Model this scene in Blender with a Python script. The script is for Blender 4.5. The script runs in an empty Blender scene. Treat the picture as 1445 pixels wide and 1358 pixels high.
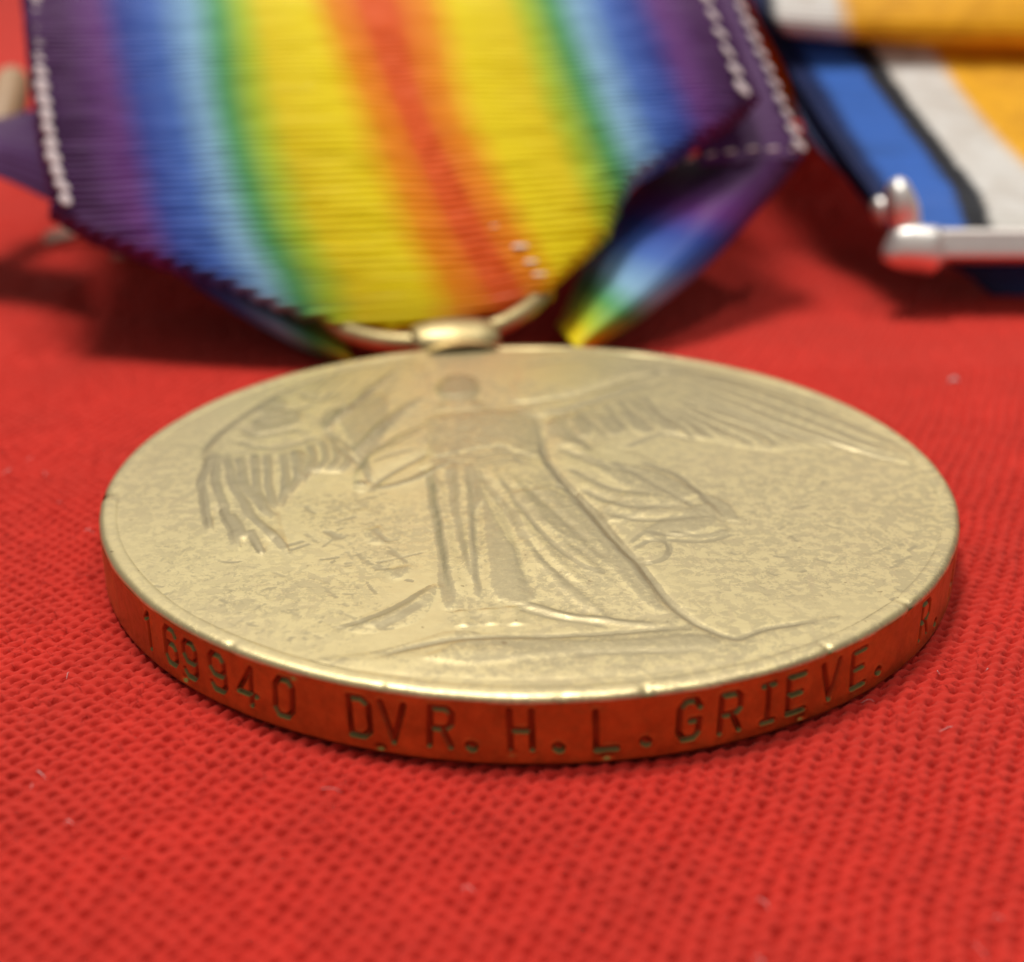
import bpy, math, random
import numpy as np
from mathutils import Vector, Matrix

# ---------------------------------------------------------------- camera, world, lamps, exposure
MM = 0.001                                     # everything below is laid out in millimetres
scene = bpy.context.scene
col = scene.collection

cam_data = bpy.data.cameras.new('camera')
cam = bpy.data.objects.new('camera', cam_data); col.objects.link(cam)
cam.location = (-0.70*MM, -56.63*MM, 27.01*MM)
cam.rotation_euler = (math.radians(90 - 23.59), 0, 0)
cam_data.sensor_width = 36.0
cam_data.lens = 36.0*2000.0/1445.0
cam_data.clip_start = 0.002
cam_data.clip_end = 20.0
cam_data.dof.use_dof = True
cam_data.dof.focus_distance = 0.0525
cam_data.dof.aperture_fstop = 42.0
scene.camera = cam

world = bpy.data.worlds.new('World'); scene.world = world
world.use_nodes = True
bg = world.node_tree.nodes['Background']
bg.inputs['Color'].default_value = (1.0, 0.955, 0.90, 1)
bg.inputs['Strength'].default_value = 0.22

def area(name, loc, target, sx, sy, watts, color):
    d = bpy.data.lights.new(name, 'AREA'); d.shape = 'RECTANGLE'; d.size = sx; d.size_y = sy
    d.energy = watts; d.color = color
    o = bpy.data.objects.new(name, d); col.objects.link(o)
    o.location = loc
    o.rotation_euler = (Vector(target) - Vector(loc)).to_track_quat('-Z', 'Y').to_euler()
    return o
# ceiling lamp overhead, a little behind; a broad soft light added behind for the face to reflect
area('ceiling_lamp', (-0.07, 0.07, 0.50), (0, 0.01, 0), 0.15, 0.12, 1.95, (1.0, 0.95, 0.88))
area('soft_back_light', (0.05, 0.62, 0.42), (0, 0, 0), 0.90, 0.42, 0.80, (1.0, 0.96, 0.90))
area('small_lamp', (0.16, -0.02, 0.55), (0, 0.01, 0), 0.035, 0.035, 0.55, (1.0, 0.95, 0.88))

scene.view_settings.view_transform = 'Standard'
scene.view_settings.look = 'None'
scene.view_settings.exposure = 0.22
scene.view_settings.gamma = 1.0
scene.view_settings.use_curve_mapping = False
scene.render.engine = 'CYCLES'
scene.cycles.max_bounces = 8
scene.cycles.use_denoising = True

# ---------------------------------------------------------------- traced drawings, millimetres
POLY = {
 'body': [(-4.85, 6.58), (-3.82, 7.92), (-1.48, 7.92), (0.17, 7.15), (0.6, 4.75), (0.68, 2.17), (1.53, -0.93), (2.46, -3.62), (3.35, -6.55), (4.17, -8.99), (4.89, -11.67), (5.77, -13.47), (3.68, -13.42), (2.9, -13.22), (1.45, -12.92), (0.92, -12.61), (-0.0, -12.09), (-0.64, -11.88), (-1.26, -13.22), (-2.74, -13.42), (-3.08, -11.67), (-3.28, -9.45), (-3.9, -5.12), (-4.5, -0.08), (-4.89, 0.7), (-4.69, 2.67)],
 'head': [(-4.66, 10.96), (-4.45, 12.46), (-3.56, 13.12), (-2.69, 12.57), (-2.3, 10.96), (-2.62, 9.51), (-3.41, 9.01), (-4.24, 9.51)],
 'neck': [(-4.03, 9.71), (-2.62, 9.71), (-1.81, 7.53), (-4.39, 7.53)],
 'arm_left': [(-4.69, 6.21), (-5.88, 4.93), (-7.06, 2.67), (-7.6, 0.39), (-7.46, -1.6), (-6.89, -1.9), (-6.43, -0.24), (-5.38, 1.51), (-4.51, 2.84)],
 'arm_right': [(-0.75, 8.51), (0.54, 9.01), (2.5, 9.82), (3.98, 10.96), (5.41, 12.35), (7.14, 13.57), (7.44, 12.9), (5.84, 10.96), (4.43, 9.71), (2.68, 8.31), (0.85, 6.96), (-0.28, 6.77)],
 'wing_left': [(-14.64, 2.08), (-14.54, 4.04), (-13.8, 6.67), (-12.57, 9.71), (-11.1, 11.92), (-9.19, 13.8), (-6.99, 15.18), (-5.26, 14.03), (-4.81, 9.71), (-6.14, 5.84), (-7.32, 2.33), (-8.18, 0.07), (-9.42, 0.07), (-9.65, -1.6), (-10.19, -4.04), (-9.16, -8.04), (-10.06, -6.55), (-10.3, -8.04), (-11.16, -6.68), (-11.3, -7.42), (-12.71, -3.76), (-12.58, -6.04), (-13.75, -2.34), (-14.11, 0.39)],
 'wing_right': [(-0.35, 14.14), (1.32, 15.3), (3.41, 15.3), (5.45, 14.37), (8.32, 13.57), (10.6, 12.14), (12.4, 10.33), (14.27, 7.92), (15.74, 5.56), (17.14, 3.18), (16.85, 0.94), (13.88, 3.18), (11.37, 2.5), (9.32, 3.18), (8.31, 3.87), (6.34, 4.3), (4.0, 2.33), (1.77, 2.33), (0.82, 5.84), (2.67, 8.11), (5.83, 10.75), (7.05, 12.68), (5.43, 12.57), (2.51, 10.12), (-0.72, 8.91)],
 'drape': [(0.85, 5.29), (2.82, 4.22), (4.96, 2.33), (6.57, 0.07), (7.44, -2.56), (8.06, -5.52), (6.92, -6.23), (5.41, -5.97), (5.35, -7.97), (4.39, -8.69), (3.65, -7.05), (2.47, -3.48), (1.54, -0.85)],
 'ground': [(-7.61, -15.71), (-5.54, -15.16), (-4.12, -14.5), (-2.72, -13.72), (-1.1, -14.01), (1.07, -13.96), (3.67, -13.52), (5.78, -13.42), (6.84, -14.11), (7.49, -13.82), (8.39, -13.42), (10.03, -12.86), (10.97, -12.81), (8.9, -14.59), (6.55, -15.85), (3.42, -16.61), (-0.07, -16.97), (-3.54, -16.75), (-5.9, -16.3)],
 'leaf_left': [(-6.93, -13.42), (-5.55, -12.61), (-4.48, -11.4), (-3.54, -10.25), (-3.52, -11.67), (-3.86, -12.81), (-4.7, -13.62), (-5.89, -14.01)],
}
STROKE = [
 (-0.16, 0.2, [(-14.65, 1.83), (-14.54, 4.04), (-13.8, 6.67), (-12.57, 9.71), (-11.1, 11.92), (-9.19, 13.8), (-6.99, 15.18), (-5.32, 14.95)], 1),
 (0.14, 0.22, [(-14.1, 2.42), (-14.05, -0.55), (-13.5, -2.99), (-12.62, -5.84)], 1),
 (0.14, 0.22, [(-13.84, 2.42), (-13.53, -0.24), (-12.37, -4.17), (-11.32, -7.3)], 1),
 (0.16, 0.22, [(-13.52, 2.42), (-12.71, -0.85), (-11.38, -4.17), (-10.09, -6.36), (-9.17, -7.91)], 1),
 (0.14, 0.22, [(-12.86, 2.08), (-12.17, -1.16), (-11.02, -3.55), (-10.16, -4.78)], 1),
 (0.12, 0.18, [(-12.11, -4.17), (-11.17, -6.61)], 1),
 (0.12, 0.18, [(-11.11, -5.78), (-10.32, -7.91)], 1),
 (0.13, 0.2, [(-12.26, 2.33), (-11.55, -1.6), (-10.71, -3.9)], 1),
 (0.13, 0.2, [(-11.72, 2.33), (-11.01, -1.6), (-10.47, -3.9)], 1),
 (0.13, 0.2, [(-11.08, 2.5), (-10.39, -0.85), (-10.28, -3.62)], 1),
 (0.13, 0.2, [(-10.56, 2.67), (-9.95, -0.08), (-10.16, -2.48)], 1),
 (0.13, 0.2, [(-10.0, 3.35), (-9.49, 1.1), (-9.77, -1.0)], 1),
 (0.13, 0.2, [(-9.52, 3.87), (-8.99, 1.67), (-9.28, -0.08)], 1),
 (0.13, 0.2, [(-9.02, 4.04), (-8.49, 1.67), (-8.74, 0.07)], 1),
 (0.13, 0.2, [(-8.38, 3.01), (-8.01, 1.34), (-8.25, 0.07)], 1),
 (-0.09, 0.2, [(-13.58, 5.47), (-12.61, 4.39), (-11.41, 4.75), (-10.43, 5.29)], 1),
 (-0.09, 0.2, [(-13.24, 6.58), (-12.11, 5.84), (-10.96, 6.77)], 1),
 (-0.09, 0.2, [(-13.5, 3.87), (-12.03, 2.84), (-10.49, 3.35), (-9.65, 4.39)], 1),
 (-0.09, 0.2, [(-12.56, 8.31), (-11.41, 7.53), (-10.3, 8.51)], 1),
 (-0.09, 0.2, [(-11.43, 10.12), (-10.38, 9.11), (-9.3, 10.12)], 1),
 (0.1, 0.17, [(-6.74, 13.8), (-7.67, 10.96), (-8.45, 8.71)], 1),
 (0.1, 0.17, [(-7.0, 12.99), (-7.86, 10.33), (-8.58, 8.21)], 1),
 (0.1, 0.17, [(-7.25, 12.19), (-8.05, 9.71), (-8.71, 7.73)], 1),
 (0.1, 0.17, [(-7.51, 11.41), (-8.23, 9.11), (-8.84, 7.24)], 1),
 (0.1, 0.17, [(-7.75, 10.64), (-8.41, 8.51), (-8.96, 6.77)], 1),
 (0.1, 0.17, [(-7.99, 9.89), (-8.59, 7.92), (-9.09, 6.3)], 1),
 (0.1, 0.17, [(-8.23, 9.16), (-8.76, 7.34), (-9.21, 5.84)], 1),
 (0.1, 0.17, [(-8.46, 8.43), (-8.93, 6.77), (-9.33, 5.38)], 1),
 (0.1, 0.17, [(-8.69, 7.73), (-9.1, 6.21), (-9.45, 4.93)], 1),
 (0.1, 0.17, [(-5.09, 9.71), (-6.26, 7.34), (-7.12, 4.75)], 1),
 (0.1, 0.17, [(-5.39, 8.79), (-6.47, 6.58), (-7.27, 4.22)], 1),
 (0.1, 0.17, [(-5.68, 7.88), (-6.68, 5.84), (-7.42, 3.69)], 1),
 (0.1, 0.17, [(-5.96, 7.0), (-6.89, 5.11), (-7.56, 3.18)], 1),
 (0.1, 0.17, [(-6.23, 6.13), (-7.09, 4.39), (-7.7, 2.67)], 1),
 (0.1, 0.17, [(-6.5, 5.29), (-7.29, 3.69), (-7.84, 2.17)], 1),
 (-0.1, 0.16, [(-9.66, 5.29), (-9.14, 7.73), (-8.44, 7.92), (-7.79, 9.11)], 1),
 (-0.1, 0.16, [(-9.54, 5.38), (-8.59, 2.84), (-7.33, 0.78), (-6.74, -1.16)], 1),
 (-0.12, 0.16, [(-4.7, 5.84), (-5.85, 4.57), (-7.08, 2.17), (-7.57, 0.07)], 1),
 (-0.1, 0.16, [(-4.42, 2.33), (-5.32, 1.02), (-6.33, -0.7), (-6.75, -2.12)], 1),
 (0.12, 0.2, [(-6.79, -1.6), (-5.62, -1.16), (-4.56, -0.24), (-3.6, 1.1)], 1),
 (-0.083, 0.1, [(-7.72, -5.6), (-7.56, -5.51), (-7.47, -5.43)], 1),
 (-0.052, 0.11, [(-7.54, -3.93), (-6.95, -3.46), (-6.59, -3.06)], 1),
 (-0.101, 0.12, [(-8.27, -5.69), (-7.78, -6.18), (-7.5, -6.59)], 1),
 (-0.099, 0.12, [(-6.32, -5.5), (-5.91, -6.16), (-5.52, -6.7)], 1),
 (-0.075, 0.11, [(-5.51, -7.35), (-5.29, -7.75), (-5.0, -8.08)], 1),
 (-0.081, 0.11, [(-7.95, -5.07), (-7.46, -4.67), (-6.91, -4.34)], 1),
 (-0.088, 0.1, [(-5.8, -8.56), (-5.69, -8.42), (-5.42, -8.3)], 1),
 (-0.067, 0.11, [(-7.51, -1.22), (-7.11, -1.01), (-6.56, -0.83)], 1),
 (-0.092, 0.12, [(-4.65, -9.88), (-4.41, -10.01), (-4.41, -10.12)], 1),
 (-0.107, 0.11, [(-5.88, -9.08), (-5.56, -9.03), (-5.25, -8.99)], 1),
 (-0.086, 0.09, [(-6.22, -8.19), (-6.12, -8.46), (-5.88, -8.68)], 1),
 (-0.062, 0.12, [(-8.12, -3.46), (-7.71, -3.83), (-7.54, -4.13)], 1),
 (-0.052, 0.1, [(-7.67, -5.06), (-7.86, -5.18), (-8.04, -5.28)], 1),
 (-0.062, 0.1, [(-6.56, -0.81), (-6.45, -1.16), (-6.29, -1.44)], 1),
 (-0.052, 0.1, [(-7.08, -7.49), (-6.9, -7.95), (-6.74, -8.33)], 1),
 (-0.057, 0.11, [(-7.87, -5.19), (-7.63, -5.08), (-7.32, -5.0)], 1),
 (-0.063, 0.12, [(-6.75, -5.07), (-6.43, -4.95), (-6.43, -4.86)], 1),
 (-0.089, 0.11, [(-9.26, -3.26), (-9.08, -3.72), (-8.65, -4.1)], 1),
 (-0.088, 0.1, [(-6.86, -2.59), (-6.69, -2.47), (-6.32, -2.38)], 1),
 (-0.078, 0.1, [(-5.8, -6.58), (-5.29, -6.5), (-5.1, -6.44)], 1),
 (-0.057, 0.11, [(-7.8, -4.12), (-7.3, -3.73), (-6.85, -3.4)], 1),
 (-0.096, 0.1, [(-8.56, -6.81), (-9.01, -7.22), (-9.39, -7.56)], 1),
 (-0.065, 0.11, [(-7.09, -5.97), (-7.34, -6.33), (-7.65, -6.62)], 1),
 (-0.083, 0.1, [(-5.79, -8.55), (-5.71, -8.73), (-5.55, -8.88)], 1),
 (-0.055, 0.12, [(-6.39, -8.14), (-6.23, -8.54), (-6.11, -8.87)], 1),
 (-0.062, 0.1, [(-6.37, -5.75), (-5.88, -6.32), (-5.53, -6.79)], 1),
 (-0.092, 0.1, [(-7.11, -8.59), (-6.88, -8.51), (-6.73, -8.44)], 1),
 (-0.097, 0.11, [(-5.96, -8.81), (-5.79, -8.94), (-5.62, -9.04)], 1),
 (-0.109, 0.11, [(-8.06, -5.67), (-7.67, -6.11), (-7.19, -6.47)], 1),
 (-0.097, 0.11, [(-8.82, -6.54), (-9.27, -6.95), (-9.62, -7.29)], 1),
 (-0.076, 0.11, [(-6.6, -7.7), (-6.46, -8.03), (-6.22, -8.3)], 1),
 (-0.055, 0.11, [(-9.02, -5.84), (-8.59, -6.42), (-8.14, -6.89)], 1),
 (-0.051, 0.12, [(-6.08, -8.89), (-5.88, -8.82), (-5.82, -8.77)], 1),
 (-0.11, 0.09, [(-7.26, -8.04), (-7.68, -8.19), (-8.08, -8.31)], 1),
 (-0.085, 0.08, [(12.93, -11.54), (13.19, -11.36), (13.43, -11.27)], 1),
 (-0.059, 0.08, [(-7.92, -13.83), (-7.55, -13.98), (-7.16, -14.25)], 1),
 (-0.071, 0.08, [(10.81, -3.59), (11.22, -3.46), (11.66, -3.21)], 1),
 (-0.068, 0.08, [(-6.8, -11.71), (-6.64, -11.9), (-6.49, -12.0)], 1),
 (-0.072, 0.08, [(11.65, -3.95), (11.82, -4.22), (11.99, -4.46)], 1),
 (-0.089, 0.08, [(-11.5, -8.48), (-11.23, -8.48), (-10.98, -8.38)], 1),
 (-0.08, 0.08, [(11.83, -5.06), (12.15, -5.38), (12.53, -5.4)], 1),
 (-0.053, 0.08, [(-9.93, -12.32), (-9.7, -11.97), (-9.45, -11.74)], 1),
 (-0.075, 0.08, [(7.74, -1.45), (8.1, -1.36), (8.46, -1.25)], 1),
 (-0.088, 0.08, [(-15.01, -9.99), (-14.83, -10.09), (-14.69, -10.02)], 1),
 (-0.074, 0.08, [(6.93, -4.17), (7.16, -4.49), (7.42, -4.65)], 1),
 (-0.053, 0.08, [(-13.42, -11.12), (-13.21, -10.85), (-12.99, -10.62)], 1),
 (-0.066, 0.08, [(10.07, -0.89), (10.19, -1.06), (10.3, -1.2)], 1),
 (-0.071, 0.08, [(-9.87, -10.86), (-9.58, -10.57), (-9.26, -10.46)], 1),
 (-0.052, 0.08, [(11.07, -4.55), (11.25, -4.5), (11.41, -4.58)], 1),
 (-0.055, 0.08, [(-8.23, -10.38), (-8.1, -10.47), (-7.98, -10.52)], 1),
 (-0.086, 0.08, [(12.42, -1.05), (12.55, -0.96), (12.74, -0.6)], 1),
 (-0.078, 0.08, [(-10.04, -13.11), (-9.74, -13.35), (-9.47, -13.47)], 1),
 (-0.069, 0.08, [(9.46, -3.01), (9.65, -3.02), (9.82, -3.14)], 1),
 (-0.083, 0.08, [(-5.35, -13.71), (-5.03, -13.65), (-4.71, -13.55)], 1),
 (-0.081, 0.08, [(7.65, -7.57), (7.9, -7.8), (8.18, -7.71)], 1),
 (-0.054, 0.08, [(-7.06, -8.87), (-6.88, -8.74), (-6.69, -8.68)], 1),
 (-0.088, 0.08, [(15.91, -1.34), (16.24, -1.2), (16.53, -1.19)], 1),
 (-0.052, 0.08, [(-14.32, -11.79), (-13.98, -12.02), (-13.68, -12.15)], 1),
 (-0.062, 0.08, [(12.27, -4.93), (12.42, -4.97), (12.64, -4.72)], 1),
 (-0.061, 0.08, [(-6.36, -13.75), (-6.25, -13.61), (-6.14, -13.5)], 1),
 (-0.078, 0.08, [(13.39, -10.66), (13.43, -10.76), (13.48, -10.85)], 1),
 (-0.075, 0.08, [(-7.56, -10.66), (-7.26, -11.04), (-6.98, -11.37)], 1),
 (-0.07, 0.08, [(10.09, -3.01), (10.23, -3.01), (10.4, -2.83)], 1),
 (-0.059, 0.08, [(-12.36, -9.73), (-12.14, -9.83), (-11.93, -9.89)], 1),
 (-0.086, 0.08, [(10.26, -6.06), (10.37, -6.3), (10.44, -6.73)], 1),
 (-0.053, 0.08, [(-10.43, -13.22), (-10.29, -13.11), (-10.15, -12.96)], 1),
 (-0.075, 0.08, [(9.27, -7.88), (9.57, -8.02), (9.89, -8.01)], 1),
 (-0.06, 0.08, [(-6.92, -12.42), (-6.52, -12.6), (-6.11, -12.94)], 1),
 (-0.05, 0.08, [(7.6, -8.23), (7.87, -8.43), (8.15, -8.49)], 1),
 (-0.063, 0.08, [(-13.82, -11.79), (-13.62, -11.48), (-13.4, -11.24)], 1),
 (-0.076, 0.08, [(13.4, -7.6), (13.78, -7.31), (14.06, -7.37)], 1),
 (-0.061, 0.08, [(-7.17, -13.25), (-6.87, -13.45), (-6.59, -13.58)], 1),
 (-0.084, 0.08, [(10.89, -8.12), (11.19, -8.32), (11.49, -8.53)], 1),
 (-0.088, 0.08, [(-7.63, -8.63), (-7.54, -8.47), (-7.43, -8.36)], 1),
 (-0.077, 0.08, [(13.69, -8.54), (14.14, -8.3), (14.64, -7.91)], 1),
 (-0.063, 0.08, [(-6.93, -10.97), (-6.66, -11.03), (-6.39, -11.08)], 1),
 (-0.057, 0.08, [(9.88, -5.71), (10.27, -5.24), (10.64, -4.86)], 1),
 (-0.065, 0.08, [(-10.74, -13.91), (-10.47, -14.17), (-10.21, -14.41)], 1),
 (-0.057, 0.08, [(11.48, -2.27), (11.99, -1.91), (12.49, -1.64)], 1),
 (-0.072, 0.08, [(-13.92, -10.34), (-13.7, -10.43), (-13.48, -10.48)], 1),
 (-0.057, 0.08, [(13.14, -11.22), (13.4, -11.46), (13.63, -11.76)], 1),
 (-0.08, 0.08, [(-11.93, -8.32), (-11.66, -8.44), (-11.4, -8.52)], 1),
 (-0.074, 0.08, [(13.53, -8.97), (13.76, -8.83), (13.97, -8.78)], 1),
 (-0.06, 0.08, [(-12.93, -12.76), (-12.74, -12.44), (-12.52, -12.23)], 1),
 (-0.059, 0.08, [(9.73, -1.1), (9.97, -1.22), (10.25, -1.12)], 1),
 (-0.072, 0.08, [(-13.3, -12.33), (-13.04, -12.13), (-12.78, -11.93)], 1),
 (-0.076, 0.08, [(8.8, -9.11), (9.03, -9.47), (9.28, -9.61)], 1),
 (-0.073, 0.08, [(-8.43, -14.49), (-8.36, -14.36), (-8.28, -14.23)], 1),
 (-0.075, 0.08, [(13.48, -6.68), (13.57, -6.78), (13.66, -6.88)], 1),
 (-0.064, 0.08, [(-9.67, -9.27), (-9.4, -9.48), (-9.13, -9.69)], 1),
 (-0.056, 0.08, [(13.69, -8.9), (14.06, -8.52), (14.38, -8.34)], 1),
 (-0.08, 0.08, [(-11.38, -14.01), (-11.13, -13.87), (-10.84, -13.9)], 1),
 (-0.087, 0.08, [(10.1, -9.34), (10.24, -9.2), (10.35, -9.21)], 1),
 (-0.077, 0.08, [(-8.41, -14.21), (-8.26, -14.16), (-8.11, -14.16)], 1),
 (-0.077, 0.08, [(12.33, -9.69), (12.48, -9.52), (12.62, -9.43)], 1),
 (-0.086, 0.08, [(-7.48, -13.2), (-7.4, -13.09), (-7.31, -13.07)], 1),
 (-0.071, 0.08, [(14.32, -6.95), (14.45, -6.96), (14.6, -6.92)], 1),
 (-0.056, 0.08, [(-12.53, -12.87), (-12.47, -12.76), (-12.39, -12.75)], 1),
 (-0.071, 0.08, [(13.46, -10.67), (13.58, -10.93), (13.73, -11.07)], 1),
 (-0.05, 0.08, [(-8.89, -12.17), (-8.58, -12.25), (-8.29, -12.26)], 1),
 (-0.074, 0.08, [(6.56, -4.19), (6.94, -4.34), (7.31, -4.52)], 1),
 (-0.089, 0.08, [(-11.23, -11.39), (-11.02, -11.63), (-10.83, -11.78)], 1),
 (-0.089, 0.08, [(14.53, -7.59), (14.82, -7.27), (15.08, -7.05)], 1),
 (-0.056, 0.08, [(-8.98, -12.29), (-8.58, -12.46), (-8.16, -12.72)], 1),
 (0.16, 0.26, [(-3.99, 0.07), (-3.45, -5.12), (-2.83, -9.45), (-2.55, -11.67)], 0),
 (0.16, 0.26, [(-2.95, 0.39), (-2.48, -5.12), (-2.05, -8.87)], 0),
 (0.16, 0.26, [(-1.71, 0.39), (-0.6, -3.76), (0.6, -7.67), (2.08, -10.91)], 0),
 (0.16, 0.26, [(-1.02, 0.07), (0.27, -4.04), (1.63, -7.79), (3.03, -10.58)], 0),
 (-0.16, 0.22, [(-4.42, 0.07), (-3.82, -5.12), (-3.07, -11.4)], 0),
 (-0.16, 0.22, [(-3.48, 0.39), (-2.94, -5.12), (-2.48, -8.87)], 0),
 (-0.16, 0.22, [(-2.51, 0.39), (-2.14, -5.12), (-1.79, -11.4)], 0),
 (-0.16, 0.22, [(-1.38, -1.6), (-0.49, -7.05), (-0.05, -11.4)], 0),
 (-0.16, 0.22, [(-2.27, 0.7), (-1.18, -3.48), (0.11, -7.42), (1.96, -11.24)], 0),
 (-0.16, 0.22, [(-0.11, -1.6), (1.51, -5.12), (3.03, -8.87)], 0),
 (-0.12, 0.13, [(-9.79, 5.45), (-9.53, 7.67), (-8.5, 8.24), (-8.28, 7.4)], 1),
 (-0.12, 0.14, [(-9.51, 5.27), (-8.69, 3.87), (-7.47, 1.86), (-6.83, -0.34)], 1),
 (-0.09, 0.11, [(-6.48, 12.33), (-7.45, 10.23), (-8.24, 8.4)], 1),
 (-0.09, 0.11, [(-6.53, 11.06), (-7.1, 9.43), (-7.98, 7.1)], 1),
 (-0.09, 0.11, [(-6.76, 8.63), (-7.37, 6.36), (-8.16, 4.91)], 1),
 (-0.09, 0.11, [(-6.64, 7.1), (-7.11, 4.91), (-7.6, 3.18)], 1),
 (-0.09, 0.11, [(-6.52, 5.63), (-6.99, 3.52), (-7.28, 1.86)], 1),
 (-0.09, 0.11, [(-7.34, 10.64), (-8.05, 9.23), (-8.73, 7.86)], 1),
 (-0.09, 0.11, [(-7.88, 11.9), (-8.57, 10.23), (-9.23, 8.63)], 1),
 (-0.09, 0.11, [(-8.49, 12.33), (-9.03, 10.64), (-9.64, 8.63)], 1),
 (-0.09, 0.11, [(-9.11, 12.76), (-9.74, 10.64), (-10.05, 8.63)], 1),
 (-0.09, 0.11, [(-9.69, 12.76), (-10.21, 11.06), (-10.54, 9.23)], 1),
 (-0.09, 0.11, [(-10.22, 12.33), (-10.63, 11.06), (-11.03, 9.83)], 1),
 (-0.13, 0.12, [(-7.0, 2.19), (-5.97, 3.52), (-4.78, 5.27)], 1),
 (-0.1, 0.12, [(-6.96, 1.06), (-5.98, 2.02), (-4.9, 2.85)], 1),
 (-0.1, 0.13, [(-6.08, -1.39), (-5.17, -0.64), (-4.51, 0.43)], 1),
 (0.16, 0.16, [(-7.45, -1.0), (-7.17, -1.18), (-6.97, -1.3)], 1),
 (-0.08, 0.07, [(-5.63, -6.93), (-5.13, -7.78), (-4.62, -8.61)], 1),
 (-0.08, 0.07, [(-5.92, -8.49), (-5.0, -8.09), (-4.04, -7.61)], 1),
 (-0.08, 0.07, [(-6.1, -9.98), (-5.83, -10.64), (-5.57, -11.12)], 1),
 (-0.08, 0.07, [(-8.1, -7.22), (-7.74, -6.55), (-7.37, -5.92)], 1),
 (-0.08, 0.1, [(-4.55, 1.06), (-3.47, 1.83), (-2.21, 1.63), (-0.97, 2.15), (0.47, 1.89)], 1),
 (-0.08, 0.1, [(-4.53, 0.71), (-3.45, 1.47), (-2.21, 1.28), (-0.97, 1.8), (0.46, 1.54)], 1),
 (-0.08, 0.1, [(-4.51, 0.34), (-3.44, 1.09), (-2.2, 0.9), (-0.97, 1.41), (0.46, 1.15)], 1),
 (-0.08, 0.1, [(-4.49, -0.03), (-3.42, 0.71), (-2.19, 0.52), (-0.97, 1.03), (0.45, 0.77)], 1),
 (-0.12, 0.12, [(0.7, -6.93), (2.02, -9.07), (2.92, -9.75)], 1),
 (-0.1, 0.12, [(-1.32, -0.64), (-0.49, -3.25), (0.5, -6.17), (1.62, -8.61)], 1),
 (-0.2, 0.2, [(1.19, -1.39), (1.65, -1.83), (2.11, -2.17)], 1),
 (-0.2, 0.18, [(1.9, -2.91), (2.28, -3.58), (2.77, -5.01), (3.29, -6.73)], 1),
 (-0.12, 0.13, [(0.85, 5.27), (2.14, 4.56), (2.94, 2.52)], 1),
 (-0.1, 0.12, [(1.3, 2.52), (2.53, 1.86), (3.7, 0.59)], 1),
 (-0.1, 0.12, [(3.86, -7.05), (4.6, -5.97), (5.46, -6.22), (7.07, -6.17)], 1),
 (-0.12, 0.13, [(4.05, -7.42), (4.76, -6.73), (5.39, -6.97), (5.16, -8.14), (4.37, -8.61), (4.17, -7.95)], 1),
 (-0.12, 0.12, [(-4.26, 12.54), (-3.33, 13.02), (-2.41, 11.9)], 1),
 (0.06, 0.11, [(-3.68, 1.33), (-3.3, 1.22), (-2.91, 0.82)], 1),
 (-0.08, 0.11, [(-2.76, 2.97), (-2.29, 3.15), (-1.81, 3.3)], 1),
 (-0.08, 0.11, [(-1.51, 5.74), (-0.95, 5.79), (-0.39, 5.87)], 1),
 (-0.1, 0.11, [(-0.37, 6.94), (0.02, 6.79), (0.41, 6.7)], 1),
 (0.06, 0.11, [(-0.13, 4.66), (0.18, 4.96), (0.49, 4.49)], 1),
 (-0.1, 0.11, [(-3.25, 6.4), (-3.05, 6.1), (-2.86, 6.17)], 1),
 (-0.1, 0.11, [(-2.62, 4.54), (-2.25, 5.55), (-1.85, 5.08)], 1),
 (-0.08, 0.11, [(-2.94, 4.8), (-2.78, 4.99), (-2.61, 4.69)], 1),
 (0.06, 0.11, [(-4.13, 4.63), (-3.88, 5.22), (-3.59, 4.95)], 1),
 (-0.1, 0.11, [(-2.74, 6.41), (-2.49, 6.29), (-2.24, 6.52)], 1),
 (-0.08, 0.11, [(-4.24, 6.33), (-3.95, 6.58), (-3.66, 6.81)], 1),
 (0.06, 0.11, [(-3.0, 2.93), (-2.74, 3.2), (-2.45, 2.51)], 1),
 (-0.1, 0.11, [(-3.96, 1.53), (-3.49, 1.18), (-3.02, 0.84)], 1),
 (-0.08, 0.11, [(-1.09, 1.76), (-0.7, 1.95), (-0.31, 1.66)], 1),
 (0.06, 0.11, [(-3.23, 4.89), (-2.83, 5.24), (-2.43, 5.74)], 1),
 (-0.08, 0.11, [(-1.58, 2.34), (-1.25, 2.9), (-0.92, 2.68)], 1),
 (-0.1, 0.11, [(-2.44, 3.73), (-2.09, 3.45), (-1.74, 3.51)], 1),
 (-0.08, 0.11, [(-2.77, 1.74), (-2.56, 1.84), (-2.33, 1.54)], 1),
 (0.06, 0.11, [(-2.87, 5.31), (-2.48, 4.81), (-2.12, 4.99)], 1),
 (-0.08, 0.11, [(-1.7, 6.1), (-1.38, 6.16), (-1.05, 6.12)], 1),
 (-0.1, 0.11, [(-2.88, 3.86), (-2.44, 3.62), (-1.99, 3.42)], 1),
 (-0.1, 0.11, [(-3.31, 3.21), (-2.96, 3.87), (-2.58, 3.67)], 1),
 (-0.1, 0.11, [(-0.48, 4.15), (-0.11, 3.52), (0.27, 3.88)], 1),
 (0.06, 0.11, [(-0.85, 5.99), (-0.39, 5.49), (0.06, 5.39)], 1),
 (-0.1, 0.11, [(-3.39, 2.23), (-3.22, 2.23), (-3.05, 2.13)], 1),
 (-0.1, 0.11, [(-3.41, 2.21), (-3.12, 2.92), (-2.79, 2.8)], 1),
 (-0.1, 0.11, [(-3.54, 1.9), (-3.31, 2.11), (-3.07, 1.89)], 1),
 (-0.08, 0.11, [(-3.31, 4.46), (-2.91, 4.84), (-2.52, 5.08)], 1),
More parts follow.
